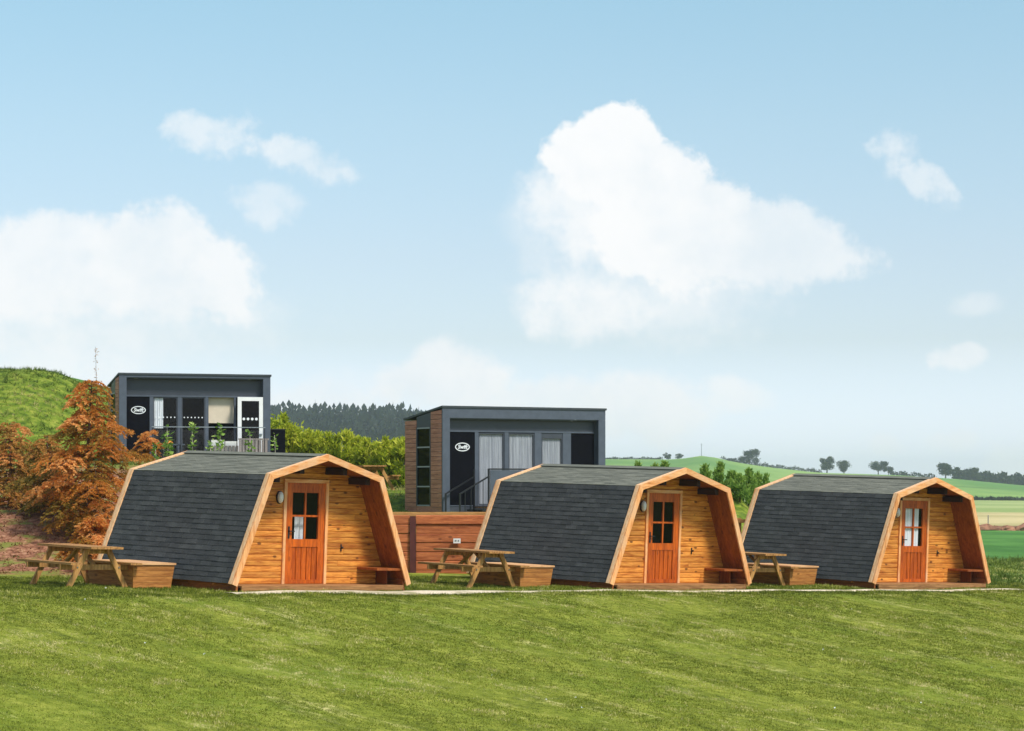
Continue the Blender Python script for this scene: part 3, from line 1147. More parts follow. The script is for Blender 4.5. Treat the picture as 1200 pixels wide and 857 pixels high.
# ------------------------------------------------------------------ slate lodges
def text_mesh(name, body, size, shear, mat, parent, loc):
    cu = bpy.data.curves.new(name, 'FONT')
    cu.body = body
    cu.size = size
    cu.shear = shear
    cu.align_x = 'CENTER'
    cu.align_y = 'CENTER'
    cu.offset = size * .03
    cu.extrude = .002
    cu.resolution_u = 4
    ob = bpy.data.objects.new(name, cu)
    col.objects.link(ob)
    bpy.context.view_layer.update()
    me = bpy.data.meshes.new_from_object(ob)
    bpy.data.objects.remove(ob)
    M = Matrix.Translation(loc) @ Matrix.Rotation(R(90), 4, 'X')
    me.transform(M)
    return link(name, me, mat, parent)


def ellipse_ring(name, cu_, cw, ru, rw_, th, v, mat, parent):
    n = 32
    vs_, fs_ = [], []
    for k in range(n):
        an = 2 * math.pi * k / n
        for (s, dv) in ((1.0, 0), (1.0, -.004), (1 - th, -.004), (1 - th, 0)):
            rr_u, rr_w = ru * s, rw_ * (1 - (1 - s) * 1.7)
            vs_.append((cu_ + rr_u * math.cos(an), v + dv, cw + rr_w * math.sin(an)))
    for k in range(n):
        j = (k + 1) % n
        for q in range(3):
            fs_.append((4 * k + q, 4 * j + q, 4 * j + q + 1, 4 * k + q + 1))
    return MB().add(vs_, fs_).build(name, mat, parent)


def make_lodge(loc, rz, W, D, bays, rec, label, band_lo, side_window):
    root = empty('slate_lodge', loc, rz)
    tag(root, label, 'lodge', 'slate grey flat-roofed lodges')
    H, HB = 2.96, 2.63
    th = .04
    # chassis, floor
    MB().box(.02, W - .02, .02, D - .02, -.15, .16).build('base', 'slate_dark', root)
    MB().box(.24, W - .24, .005, rec + .02, .16, .185).build('threshold', 'slate', root)
    # roof: single pitch falling to the rear
    rf = MB().prism([(-.03, -.03, H), (-.03, -.03, H + .055), (-.03, D + .05, HB + .075), (-.03, D + .05, HB + .02)], (W + .06, 0, 0)).build('roof', 'roof_edge', root)
    # portal: fascia and two pillars
    MB().box(0, W, 0, .05, band_lo, H - .002).build('fascia', 'slate', root)
    MB().box(0, .235, .0, rec + .03, .0, band_lo - .002).build('pillar', 'slate', root)
    MB().box(W - .235, W, .0, rec + .03, .0, band_lo - .002).build('pillar', 'slate', root)
    MB().box(.24, W - .24, .052, rec, band_lo - .03, band_lo - .004).build('soffit', 'slate', root)
    # front wall in the recess
    head = 2.30
    MB().box(.235, W - .235, rec, rec + .05, head + .03, band_lo - .034).build('head_panel', 'slate_dark', root)
    MB().box(.235, W - .235, rec - .02, rec + .05, head - .02, head + .028).build('head_rail', 'slate', root)
    prev = .236
    for (kind_, a, b, top) in bays:
        if a - prev > .005:
            MB().box(prev, a - .002, rec - .015, rec + .06, .187, head - .022).build('mullion', 'slate', root)
        if kind_ == 'black':
            MB().box(a, b, rec, rec + .04, .187, top).build('infill_panel', 'black_panel', root)
        elif kind_ in ('glass', 'curtain', 'half', 'door'):
            fr_ = MB()
            w_ = .035
            fr_.box(a, a + w_, rec, rec + .05, .187, top)
            fr_.box(b - w_, b, rec, rec + .05, .187, top)
            fr_.box(a + w_, b - w_, rec, rec + .05, .187, .187 + w_)
            fr_.box(a + w_, b - w_, rec, rec + .05, top - w_, top)
            win = fr_.build('window', 'slate_dark', root)
            MB().add([(a + w_, rec + .02, .187 + w_), (b - w_, rec + .02, .187 + w_), (b - w_, rec + .02, top - w_), (a + w_, rec + .02, top - w_)], [(0, 1, 2, 3)]).build('pane', 'glass' if kind_ in ('curtain', 'door', 'half') else 'glass_dark', win)
            if kind_ in ('curtain', 'door'):
                curtain('curtain', a + w_, b - w_, .2, top - w_, rec + .055, win, 'lodge_curtain', amp=.010, waves=8)
            if kind_ == 'half':
                curtain('curtain', a + w_, a + (b - a) * .42, 1.28, top - w_, rec + .06, win, waves=4)
            if kind_ in ('glass', 'half'):
                for k in range(6):
                    uu = a + w_ + (b - a - 2 * w_) * (k + .5) / 6
                    MB().prism([(uu + .022 * math.cos(q), rec + .012, 1.63 + .022 * math.sin(q)) for q in np.linspace(0, 5.6, 9)], (0, .003, 0)).build('dot', 'decal_white', win)
            if top < head - .05:
                MB().box(a, b, rec + .002, rec + .05, top + .001, head - .022).build('transom', 'slate_dark', root)
        elif kind_ == 'white_door':
            fr_ = MB()
            rec_k, rec = rec, .06
            w_ = .125
            fr_.box(a, a + w_, rec - .05, rec + .03, .187, top)
            fr_.box(b - w_, b, rec - .05, rec + .03, .187, top)
            fr_.box(a + w_, b - w_, rec - .05, rec + .03, .187, .30)
            fr_.box(a + w_, b - w_, rec - .05, rec + .03, top - w_, top)
            win = fr_.build('door', 'white_trim', root)
            win['label'] = 'white framed glazed door'
            MB().add([(a + w_, rec, .30), (b - w_, rec, .30), (b - w_, rec, top - w_), (a + w_, rec, top - w_)], [(0, 1, 2, 3)]).build('pane', 'glass_dark', win)
            for k in range(4):
                uu = a + w_ + (b - a - 2 * w_) * (k + .6) / 4.2
                MB().prism([(uu + .045 * math.cos(q), rec - .004, 1.59 + .045 * math.sin(q)) for q in np.linspace(0, 5.6, 10)], (0, -.003, 0)).build('dot', 'decal_white', win)
            MB().box(b - w_ - .02, b - .03, rec - .10, rec - .055, 1.08, 1.12).build('handle', 'steel', win)
            rec = rec_k
        prev = b + .002
    if W - .235 - prev > .01:
        MB().box(prev, W - .236, rec - .015, rec + .06, .187, head - .022).build('mullion', 'slate', root)
    # oval emblem on the black panel
    a, b = bays[0][1], bays[0][2]
    em = ellipse_ring('emblem', (a + b) / 2 + .01, 1.85, .235, .125, .12, rec - .001, 'decal_white', root)
    text_mesh('lettering', 'Swift', .155, .25, 'decal_white', em, (( a + b) / 2 + .01, rec - .004, 1.85))
    # shell
    MB().box(.02, W - .02, D - .05, D - .01, 0, HB).build('rear_wall', 'slate_dark', root)
    rs = MB().prism([(W - .03, rec + .06, 0), (W - .03, rec + .06, H - .06), (W - .03, D - .06, HB), (W - .03, D - .06, 0)], (.025, 0, 0)).build('side_wall', 'composite', root)
    MB().box(.3, W - .06, rec + .25, D - .06, .165, .18).build('floor', 'dark_interior', root)
    MB().box(.05, W - .05, D - .10, D - .055, .17, HB - .02).build('inner_wall', 'beige_wall' if side_window else 'dark_interior', root)
    # clad side with a tall window
    def sl(v):
        return H - .01 + (HB - H) * v / D
    w0, w1 = .74, 1.62                         # window between these depths
    pitch = .132
    z = .0
    while z < 2.95:
        z1 = z + pitch - .010
        for (a, b) in ((.052, w0 - .02), (w1 + .02, D - .02)):
            if rec + .05 > a:
                pass
            za, zb = min(z1, sl(a)), min(z1, sl(b))
            if zb <= z + .02:
                continue
            MB().prism([(-.012, a, z), (-.012, b, z), (-.012, b, zb), (-.012, a, za)], (.035, 0, 0)).build('cladding_board', 'composite', root)
        z += pitch
    MB().prism([(-.004, w0 - .018, 2.42), (-.004, w1 + .018, 2.42), (-.004, w1 + .018, sl(w1)), (-.004, w0 - .018, sl(w0))], (.03, 0, 0)).build('side_panel', 'slate_dark', root)
    MB().box(-.004, .026, w0 - .018, w1 + .018, 0, .155).build('side_panel', 'composite', root)
    fr_ = MB()
    fr_.box(-.02, .03, w0 - .018, w0 + .035, .157, 2.418)
    fr_.box(-.02, .03, w1 - .035, w1 + .018, .157, 2.418)
    win = fr_.build('side_window', 'slate_dark', root)
    for z0 in (.157, .70, 1.27, 1.83, 2.38):
        MB().box(-.018, .028, w0 + .036, w1 - .036, z0, z0 + .038).build('glazing_bar', 'bar_grey', win)
    for z0, z1 in ((.195, .70), (.738, 1.27), (1.308, 1.83), (1.868, 2.38)):
        MB().add([(.008, w0 + .035, z0), (.008, w1 - .035, z0), (.008, w1 - .035, z1), (.008, w0 + .035, z1)], [(0, 1, 2, 3)]).build('pane', 'glass_dark', win)
    MB().box(.30, .33, .3, D - .1, .18, 2.4).build('partition', 'dark_interior', root)
    return root


L2 = make_lodge((-1.97, 72.9, -.605 + CZ), .5, 5.37, 2.4,
                [('black', .34, 1.15, 2.28), ('curtain', 1.27, 2.12, 2.26), ('curtain', 2.25, 3.11, 2.26), ('door', 3.34, 4.05, 2.15), ('black', 4.33, 5.12, 2.26)],
                .23, 'slate grey lodge with red-brown clad side and tall four-pane window', 2.67, False)
L1 = make_lodge((-12.38, 81.0, .70 + CZ), .30, 4.85, 2.35,
                [('black', .28, 1.01, 2.28), ('half', 1.12, 1.91, 2.28), ('glass', 2.03, 2.79, 2.28), ('open', 2.90, 3.72, 2.28), ('white_door', 3.79, 4.61, 2.29)],
                .30, 'slate grey lodge with white framed glass door, above the leftmost pod', 2.88, True)
# fittings of the left lodge: soffit lights, kitchen unit in the open bay
for u in (.55, 4.2):
    MB().prism([(u + .07 * math.cos(q), .15 + .07 * math.sin(q), 2.845) for q in np.linspace(0, 5.6, 10)], (0, 0, .004)).build('downlight', 'white_lens', L1)
MB().box(2.0, 4.7, 1.5, 1.54, .18, 1.44).build('kitchen_unit', 'dark_interior', L1)
MB().box(2.86, 3.76, .46, .50, 1.46, 2.32).build('wall_cabinet', 'beige_wall', L1)
MB().box(1.05, 2.85, .95, .98, .18, 2.4).build('partition', 'dark_interior', L1)
MB().box(3.78, 4.65, .95, .98, .18, 2.4).build('partition', 'dark_interior', L1)


def lodge_pt(root, u, v, w):
    c_, s_ = math.cos(root.rotation_euler.z), math.sin(root.rotation_euler.z)
    q = root.location
    return Vector((q.x + c_ * u - s_ * v, q.y + s_ * u + c_ * v, q.z + w))


# glass balustrade and deck before the left lodge
bd = empty('lodge_deck', lodge_pt(L1, 0, 0, 0), .30)
tag(bd, 'timber deck with steel-railed glass balustrade before the left lodge', 'deck')
for k in range(10):
    MB().box(.55, 4.85, -1.25 + k * .123, -1.25 + k * .123 + .117, .06, .10).build('deck_board', 'grey_wood', bd)
MB().box(.55, 4.85, -1.24, -1.20, -.4, .055).build('fascia', 'slate_dark', bd)
bal = MB()
bal.bar((.85, -1.12, 1.29), (4.45, -1.12, 1.29), .028, .028)
bl = bal.build('handrail', 'steel', bd)
for u in (.87, 1.76, 2.65, 3.54, 4.43):
    MB().bar((u, -1.12, .1), (u, -1.12, 1.27), .022, .022, (0, 1, 0)).build('post', 'black_metal', bd)
for k in range(4):
    a = .87 + k * .89
    MB().add([(a + .04, -1.12, .18), (a + .85, -1.12, .18), (a + .85, -1.12, 1.2), (a + .04, -1.12, 1.2)], [(0, 1, 2, 3)]).build('glass_panel', 'glass', bd)

# furniture on that deck
so = empty('garden_sofa', lodge_pt(L1, 2.75, -.62, .10), .30)
tag(so, 'grey slatted garden sofa with white cushions on the left lodge deck', 'sofa')
for k in range(8):
    MB().box(.02 + k * .115, .10 + k * .115, -.16, -.13, .10, .62).build('back_slat', 'grey_wood', so)
MB().box(0, .96, -.12, .43, .30, .36).build('seat', 'grey_wood', so)
MB().box(.03, .93, -.10, .40, .365, .46).build('cushion', 'cushion', so)
MB().prism([(.05, -.115, .47), (.05, -.02, .47), (.05, -.05, .80), (.05, -.105, .80)], (.42, 0, 0)).build('cushion', 'cushion', so)
MB().prism([(.50, -.115, .47), (.50, -.02, .47), (.50, -.05, .76), (.50, -.105, .76)], (.40, 0, 0)).build('cushion', 'cushion', so)
for (u, v) in ((.03, -.06), (.93, -.06), (.03, .38), (.93, .38)):
    MB().box(u - .03, u + .03, v - .03, v + .03, 0, .298).build('leg', 'grey_wood', so)
gb = empty('garden_bench', lodge_pt(L1, 3.72, -.78, .10), .30)
tag(gb, 'grey slatted garden bench before the white framed lodge door', 'bench')
for k in range(9):
    MB().box(.02 + k * .105, .095 + k * .105, .30, .33, .28, .80).build('back_slat', 'grey_wood', gb)
MB().box(0, .98, .295, .335, .805, .86).build('top_rail', 'grey_wood', gb)
MB().box(0, .98, -.12, .29, .38, .42).build('seat', 'grey_wood', gb)
for (u, v) in ((.04, -.08), (.94, -.08), (.04, .315), (.94, .315)):
    MB().box(u - .03, u + .03, v - .03, v + .03, 0, .27 if v > 0 else .378).build('leg', 'grey_wood', gb)
pt = empty('patio_table', lodge_pt(L1, 1.55, -.75, .10), .30)
tag(pt, 'small dark patio table on the left lodge deck with orange pumpkin on it', 'table')
MB().box(-.35, .35, -.3, .3, .62, .66).build('table_top', 'slate', pt)
for (u, v) in ((-.3, -.25), (.3, -.25), (-.3, .25), (.3, .25)):
    MB().box(u - .02, u + .02, v - .02, v + .02, 0, .618).build('leg', 'black_metal', pt)
pk = empty('pumpkin', lodge_pt(L1, 1.42, -.8, .76), .30)
tag(pk, 'orange pumpkin on the small dark patio table', 'pumpkin')
vs_, fs_ = [], []
nk, nr = 20, 7
for j in range(nr + 1):
    ph = math.pi * j / nr
    for k in range(nk):
        an = 2 * math.pi * k / nk
        rr_ = (.15 + .012 * math.cos(an * 5)) * math.sin(ph)
        vs_.append((rr_ * math.cos(an), rr_ * math.sin(an), .01 + .105 * -math.cos(ph)))
for j in range(nr):
    for k in range(nk):
        q = (k + 1) % nk
        fs_.append((j * nk + k, j * nk + q, (j + 1) * nk + q, (j + 1) * nk + k))
MB().add(vs_, fs_).build('shell', 'orange_skin', pk, True)
MB().tube([(0, 0, .10), (.01, 0, .15), (.03, 0, .18)], [.02, .015, .012], 6).build('stalk', 'bark', pk)

# black cabinet to the right of the left lodge
q = on_ground(325, 84.0)
cb = empty('black_cabinet', (q.x, q.y, q.z), .3)
tag(cb, 'tall black utility cabinet standing right of the left lodge', 'cabinet')
MB().prism([(-.22, -.2, -.1), (.22, -.2, -.1), (.20, .2, -.1), (-.20, .2, -.1)], (0, 0, 1.58)).build('body', 'black_panel', cb)
MB().box(-.235, .235, -.215, .215, 1.482, 1.52).build('top', 'black_metal', cb)
MB().box(-.19, -.005, -.215, -.201, .06, 1.4).build('door', 'black_panel', cb)
MB().box(.005, .19, -.215, -.201, .06, 1.4).build('door', 'black_panel', cb)

# landing, steps and railing before the brown-sided lodge
ld = empty('entrance_steps', lodge_pt(L2, 0, 0, 0), .5)
tag(ld, 'black metal steps and landing with railings at the brown-sided lodge', 'steps')
for k in range(8):
    MB().box(1.0, 4.2, -1.05 + k * .128, -1.05 + k * .128 + .122, .10, .14).build('landing_board', 'deck_wood', ld)
MB().box(1.0, 4.2, -1.04, -.99, -.05, .098).build('fascia', 'black_metal', ld)
for k in range(2):
    MB().box(.45 + k * .28, .72 + k * .28, -1.0, -.1, -.05 + k * .07, .0 + k * .07).build('tread', 'black_metal', ld)
for v in (-1.0, -.12):
    rl = MB()
    rl.bar((.02, v, .50), (.95, v, 1.0), .04, .04)
    rl.build('handrail', 'black_metal', ld)
    MB().bar((.04, v, -.1), (.04, v, .50), .04, .04, (0, 1, 0)).build('post', 'black_metal', ld)
    MB().bar((.95, v, .0), (.95, v, 1.22), .045, .045, (0, 1, 0)).build('post', 'black_metal', ld)
for k in range(4):
    u = .20 + k * .19
    MB().bar((u, -1.0, .0), (u, -1.0, .50 + (u - .02) * .535), .015, .015, (0, 1, 0)).build('baluster', 'black_metal', ld)
MB().bar((.95, -1.0, 1.21), (4.2, -1.0, 1.21), .045, .04).build('handrail', 'black_metal', ld)
MB().bar((4.2, -1.0, 0), (4.2, -1.0, 1.19), .045, .045, (0, 1, 0)).build('post', 'black_metal', ld)
MB().box(1.0, 2.0, -1.012, -.99, .2, 1.18).build('infill_sheet', 'slate', ld)
for k in range(18):
    u = 2.1 + k * .115
    MB().bar((u, -1.0, .14), (u, -1.0, 1.19), .015, .015, (0, 1, 0)).build('baluster', 'black_metal', ld)

# post and rail fence glimpsed between the middle and right pods
fe = empty('rail_fence', (0, 63.6, 0))
tag(fe, 'pale post-and-rail fence between the middle and rightmost pods', 'fence')
for x in (5.0, 5.62, 6.9):
    g0 = gz(x, 63.6)
    MB().box(x - .05, x + .05, -.05, .05, g0 - .2, 1.52).build('post', 'leg_wood', fe)
for z in (1.02, 1.46):
    MB().bar((4.6, -.07, z), (7.6, -.07, z - .04), .04, .09).build('rail', 'table_wood', fe)

# ------------------------------------------------------------------ planting
def stem(name, pts, r0, r1, mat, parent, n=7):
    k = len(pts)
    return MB().tube(pts, [r0 + (r1 - r0) * i / (k - 1) for i in range(k)], n).build(name, mat, parent, True)


def feather_tree(label, base, h, rad, mat, nbr, seed, lean=0.0, start=.04, cat='tree', dens=26, leafsize=.065, tone0=.5, squash=1.0):
    """deciduous conifer in autumn: sweeping limbs hung with drooping feathery sprays"""
    r = np.random.default_rng(seed)
    root = empty('autumn_tree', base)
    tag(root, label, cat)
    stem('trunk', [(0, 0, -.2), (.02, 0, h * .3), (lean * .5, .02, h * .65), (lean, 0, h)], .07, .008, 'bark', root)
    B, Dr, Ln, Tn = [], [], [], []
    limbs = MB()
    for b in range(nbr):
        f_ = start + (1 - start) * ((b + r.uniform(0, 1)) / nbr) ** 1.05
        z0 = h * f_
        an = b * 2.4 + r.uniform(-.6, .6)
        shape = (1 - f_) ** .54 * (.62 + .38 * min(1, f_ / .25))
        L_ = max(.10, rad * shape * r.uniform(.55, 1.22))
        rise = r.uniform(.25, .75)
        sag = r.uniform(.55, .95)
        dx_, dy_ = math.cos(an), math.sin(an) * squash
        ox = lean * f_
        tone = tone0 + r.normal(0, .21)

        def pt(tt):
            return np.array([ox + dx_ * L_ * tt, dy_ * L_ * tt, z0 + L_ * (rise * tt - sag * tt * tt)])
        limbs.tube([tuple(pt(q)) for q in (0, .35, .7, 1.0)], [.014, .010, .007, .003], 4)
        ns = max(5, int(dens * L_ / rad))
        for q in range(ns):
            tt = .15 + .87 * ((q + r.uniform(0, 1)) / ns)
            o_ = pt(tt) + r.normal(0, .025, 3)
            sd_ = 1 if q % 2 else -1
            sl_ = (.16 + .30 * (1 - abs(tt - .55))) * r.uniform(.6, 1.25) * min(1.0, .5 + L_)
            fwd = r.uniform(.2, .8)
            dv = np.array([dx_ * fwd - dy_ * sd_, dy_ * fwd + dx_ * sd_, 0.0])
            dv /= np.linalg.norm(dv)
            k = max(6, int(sl_ * 62))
            uu = np.linspace(.05, 1, k)
            p_ = o_ + dv * (uu * sl_)[:, None] * .85 + np.stack([0 * uu, 0 * uu, .10 * uu - .62 * sl_ * uu ** 2], 1)
            sidev = np.array([-dv[1], dv[0], 0.0])
            for sg in (-1, 1):
                B.append(p_ + r.normal(0, .010, (k, 3)))
                Dr.append(sidev * sg * .8 + dv * .6 + np.stack([0 * uu, 0 * uu, -r.uniform(.1, .9, k)], 1))
                Ln.append(leafsize * r.uniform(.6, 1.5, k))
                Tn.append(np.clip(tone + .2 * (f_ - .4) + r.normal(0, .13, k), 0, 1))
    limbs.build('branches', 'bark', root)
    B, Dr, Ln, Tn = map(np.concatenate, (B, Dr, Ln, Tn))
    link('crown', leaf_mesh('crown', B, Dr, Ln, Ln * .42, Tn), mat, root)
    return root


feather_tree('large rust-orange feathery tree beside the leftmost pod', on_ground(100, 55.0), 3.28, 1.42, 'autumn_leaf', 80, 11, .14, dens=20, tone0=.5)
feather_tree('brown-green feathery tree at the left edge, behind the orange tree', on_ground(12, 58.5), 1.95, 1.15, 'autumn_green_leaf', 44, 12, 0, dens=18, tone0=.5)
feather_tree('broad olive-brown feathery tree between the orange tree and the left edge', on_ground(60, 56.6), 1.7, .9, 'autumn_green_leaf', 38, 15, -.1, dens=18, tone0=.45)
feather_tree('low rusty shrub at the foot of the orange tree, behind the picnic table', on_ground(112, 53.0), 1.05, .75, 'autumn_leaf', 30, 13, 0, tone0=.75)
feather_tree('small bronze conifer with drooping sprays before the left lodge black panel', on_ground(166, 77.5), 1.15, .55, 'autumn_leaf', 20, 14, .25, dens=14, leafsize=.07, tone0=.6)
# bare leader poking from the orange tree
sp_ = empty('tall_stalk', on_ground(113, 57.5))
tag(sp_, 'thin bare seedhead stalk rising above the orange tree', 'plant')
stem('stem', [(0, 0, -.05), (.03, 0, 1.6), (.0, 0, 2.7), (-.02, 0, 3.62)], .009, .003, 'bark', sp_, 5)
r_ = np.random.default_rng(5)
k = 60
zz = r_.uniform(2.6, 3.62, k)
link('seeds', leaf_mesh('seeds', np.stack([r_.normal(0, .03, k), r_.normal(0, .03, k), zz], 1), r_.normal(size=(k, 3)) * [1, 1, .3], .05, .022, r_.uniform(.1, .6, k)), 'autumn_leaf', sp_)


def sapling(label, base, h, seed, n=46, size=.13, spread=.16):
    r = np.random.default_rng(seed)
    root = empty('leafy_sapling', base)
    tag(root, label, 'sapling', 'young leafy saplings before the left lodge')
    stem('stem', [(0, 0, -.1), (.02, 0, h * .5), (-.01, .01, h * .96)], .014, .006, 'pale_bark', root, 5)
    z = h * r.uniform(.25, 1, n)
    an = r.uniform(0, 6.28, n)
    d = np.stack([np.cos(an), np.sin(an), r.uniform(-.2, .9, n)], 1)
    b = np.stack([r.normal(0, spread * .25, n), r.normal(0, spread * .25, n), z], 1)
    link('leaves', leaf_mesh('leaves', b, d, size * r.uniform(.7, 1.4, n), size * .55, r.uniform(0, 1, n)), 'sapling_leaf', root)
    return root


SAP = [(196, 498, 545, 76.5, 'leafy sapling before the half-curtained pane of the left lodge', 54, .17),
       (225, 496, 545, 76.6, 'tallest slender sapling before the second dark pane of the left lodge', 60, .13),
       (258, 498, 545, 76.8, 'bushy-topped sapling before the beige open bay of the left lodge', 50, .17),
       (293, 505, 545, 77.0, 'small sapling before the white framed lodge door', 40, .14),
       (182, 520, 548, 75.5, 'short green sapling beside the bronze conifer', 40, .13),
       (246, 515, 545, 76.0, 'low twiggy sapling before the garden sofa', 30, .13),
       (322, 508, 548, 80.0, 'weedy sapling between the left lodge and the black cabinet', 36, .13)]
for i, (px, pt_, pb, Y_, lab, n_, sz) in enumerate(SAP):
    b = on_ground(px, Y_)
    top = at(px, pt_, Y_)
    sapling(lab, b, max(.5, top.z - b.z), 40 + i, n_, sz)


def bushy(label, name, base, h, rad, mat, seed, n, size, cat, group=None, point=.6, up=.9, trunk=True):
    """upright hedge plant or young conifer: leaf sprays through a tapering volume, clumped"""
    r = np.random.default_rng(seed)
    root = empty(name, base)
    tag(root, label, cat, group)
    if trunk:
        stem('stem', [(0, 0, -.2), (.01, .01, h * .5), (0, 0, h * .93)], .03, .006, 'bark', root, 5)
    nc = 26
    cz = r.uniform(.05, .95, nc) ** 1.0
    ca = r.uniform(0, 6.28, nc)
    cr = rad * ((1 - cz) ** .9 * 1.15 if point > 1 else (1 - cz ** 1.6) ** point) * r.uniform(.35, 1, nc)
    cc = np.stack([cr * np.cos(ca), cr * np.sin(ca), cz * h], 1)
    ct = r.normal(0, .16, nc)
    idx = r.integers(0, nc, n)
    b = cc[idx] + r.normal(0, 1, (n, 3)) * np.array([rad * .22, rad * .22, h * .055]) * (1.0 if point <= 1 else np.stack([1.25 - cz[idx]] * 2 + [np.ones(n)], 1))
    # leading shoots
    m_ = n // 9
    b[:m_] = np.stack([r.normal(0, .035, m_), r.normal(0, .035, m_), h * r.uniform(.8, 1.06, m_)], 1)
    d = r.normal(0, .55, (n, 3)) + np.array([0, 0, up]) + np.stack([b[:, 0], b[:, 1], 0 * b[:, 0]], 1) / rad * .6
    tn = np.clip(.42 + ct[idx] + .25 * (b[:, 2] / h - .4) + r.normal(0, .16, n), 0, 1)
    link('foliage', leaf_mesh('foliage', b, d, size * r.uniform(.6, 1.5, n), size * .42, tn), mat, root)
    return root


# yellow-green hedge running right from the left lodge
hx = [338, 349, 361, 373, 385, 396, 408, 419, 430, 441, 452, 463, 474, 486]
ht = [503, 508, 511, 512, 513, 515, 511, 518, 520, 524, 518, 521, 519, 524]
for i, (px, py) in enumerate(zip(hx, ht)):
    Y_ = 85.5 - i * .25 + (i % 2) * .5
    b = on_ground(px, Y_)
    hh = at(px, py, Y_).z - b.z
    bushy(ORD[i] + ' yellow-green hedge shrub counting from the black cabinet towards the brown-sided lodge', 'hedge_shrub', b, hh, .40, 'lime_leaf', 100 + i, 2100, .15, 'shrub', 'yellow-green hedge shrubs', .45, .8)
bk_ = bushy('low broad lime-green bush spilling behind the black cabinet', 'lime_bush', on_ground(333, 88.0), 1.9, .95, 'lime_leaf', 140, 3200, .16, 'bush', None, .35, .4)

# young conifers behind the middle and right pods
cx = [748, 768, 779, 826, 844, 858, 867, 877, 888, 898]
ct_ = [546, 548, 545, 549, 546, 556, 560, 554, 559, 562]
for i, (px, py) in enumerate(zip(cx, ct_)):
    Y_ = 76.0 + (i % 3) * .9
    b = on_ground(px, Y_)
    hh = at(px, py, Y_).z - b.z
    bushy(ORD[i] + ' young green conifer from the left, behind the middle and right pods', 'young_conifer', b, hh, .30 if px < 850 else .38, 'conifer_leaf', 200 + i, 1900, .11, 'conifer', 'young conifers behind the pods', 1.25, 1.1)


# ------------------------------------------------------------------ trees and hedges of the far skyline
def far_tree(label, px, py_base, py_top, wpx, seed, Y_=1230.0, trunk_frac=.18, mat='far_leaf', name='field_tree', n=900, lob=16):
    r = np.random.default_rng(seed)
    x = (px - 600) / FPX * Y_
    base = Vector((x, Y_, gz(x, Y_)))
    k = Y_ / FPX
    h = (py_base - py_top) * k
    w = wpx * k
    root = empty(name, base)
    tag(root, label, 'tree', 'trees on the far skyline')
    tb = MB()
    tb.tube([(0, 0, -1), (.1, 0, h * .25), (0, .1, h * .6)], [h * .05, h * .035, h * .015], 6)
    for q in range(4):
        an = q * 1.57 + r.uniform(-.4, .4)
        tb.tube([(0, 0, h * .25), (math.cos(an) * w * .18, math.sin(an) * w * .18, h * .5), (math.cos(an) * w * .3, math.sin(an) * w * .3, h * .68)], [h * .025, h * .015, h * .006], 5)
    tb.build('trunk', 'bark', root)
    z0 = h * trunk_frac
    lc = np.stack([r.normal(0, .24 * w, lob), r.normal(0, .24 * w, lob), z0 + (h - z0) * r.uniform(.15, .85, lob)], 1)
    env = np.sqrt(np.clip(1 - ((lc[:, 2] - z0) / (h - z0) * 2 - 1) ** 2, .1, 1))
    lc[:, :2] = np.clip(lc[:, :2], -.36 * w, .36 * w) * env[:, None]
    lr = np.minimum(w, h) * r.uniform(.18, .30, lob)
    idx = r.integers(0, lob, n)
    dirs = norm(r.normal(size=(n, 3)))
    b = lc[idx] + dirs * lr[idx][:, None] * r.uniform(.4, 1.05, (n, 1)) * np.array([1.1, 1.1, .85])
    b[:, 2] = np.clip(b[:, 2], z0 * .8, h)
    sz = h * .075
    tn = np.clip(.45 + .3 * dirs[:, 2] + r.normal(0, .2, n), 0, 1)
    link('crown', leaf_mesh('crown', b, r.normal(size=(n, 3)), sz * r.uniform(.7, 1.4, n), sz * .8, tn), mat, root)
    return root


FT = [('smaller pair-mate tree left of the hilltop mast', 783, 540, 531, 14, .10), ('round bush-like tree just left of the hilltop mast', 796, 540, 532, 10, .05),
      ('largest broad round tree on the skyline right of the mast', 878, 547, 527, 27, .08), ('low scrubby tree left of the largest skyline tree', 858, 543.5, 537, 16, .02),
      ('upright oak on the skyline, left of a twin', 969, 556, 536, 17, .18), ('shorter twin of the upright skyline oak', 989, 556, 540, 16, .15),
      ('umbrella-shaped tree with bare trunk above the right pod roof', 1029, 558, 541.5, 25, .35), ('small rounded tree clinging to the umbrella-shaped tree', 1041, 558, 547, 12, .1),
      ('low dark tree left of the right pod ridge', 1058, 558, 552.5, 12, .03),
      ('tall tree just right of the right pod ridge', 1108, 563, 542, 16, .15), ('round-topped tree before the dark wood at right', 1142, 564, 549, 17, .05)]
for i, (lab, px, pb, pt_, wp, tf) in enumerate(FT):
    Yf = 1235.0
    x = (px - 600) / FPX * Yf
    pb2 = HOR - float(T(x, Yf)) / Yf * FPX
    far_tree(lab, px, pb2 + .5, pt_, wp, 300 + i, Yf, tf, n=2600)


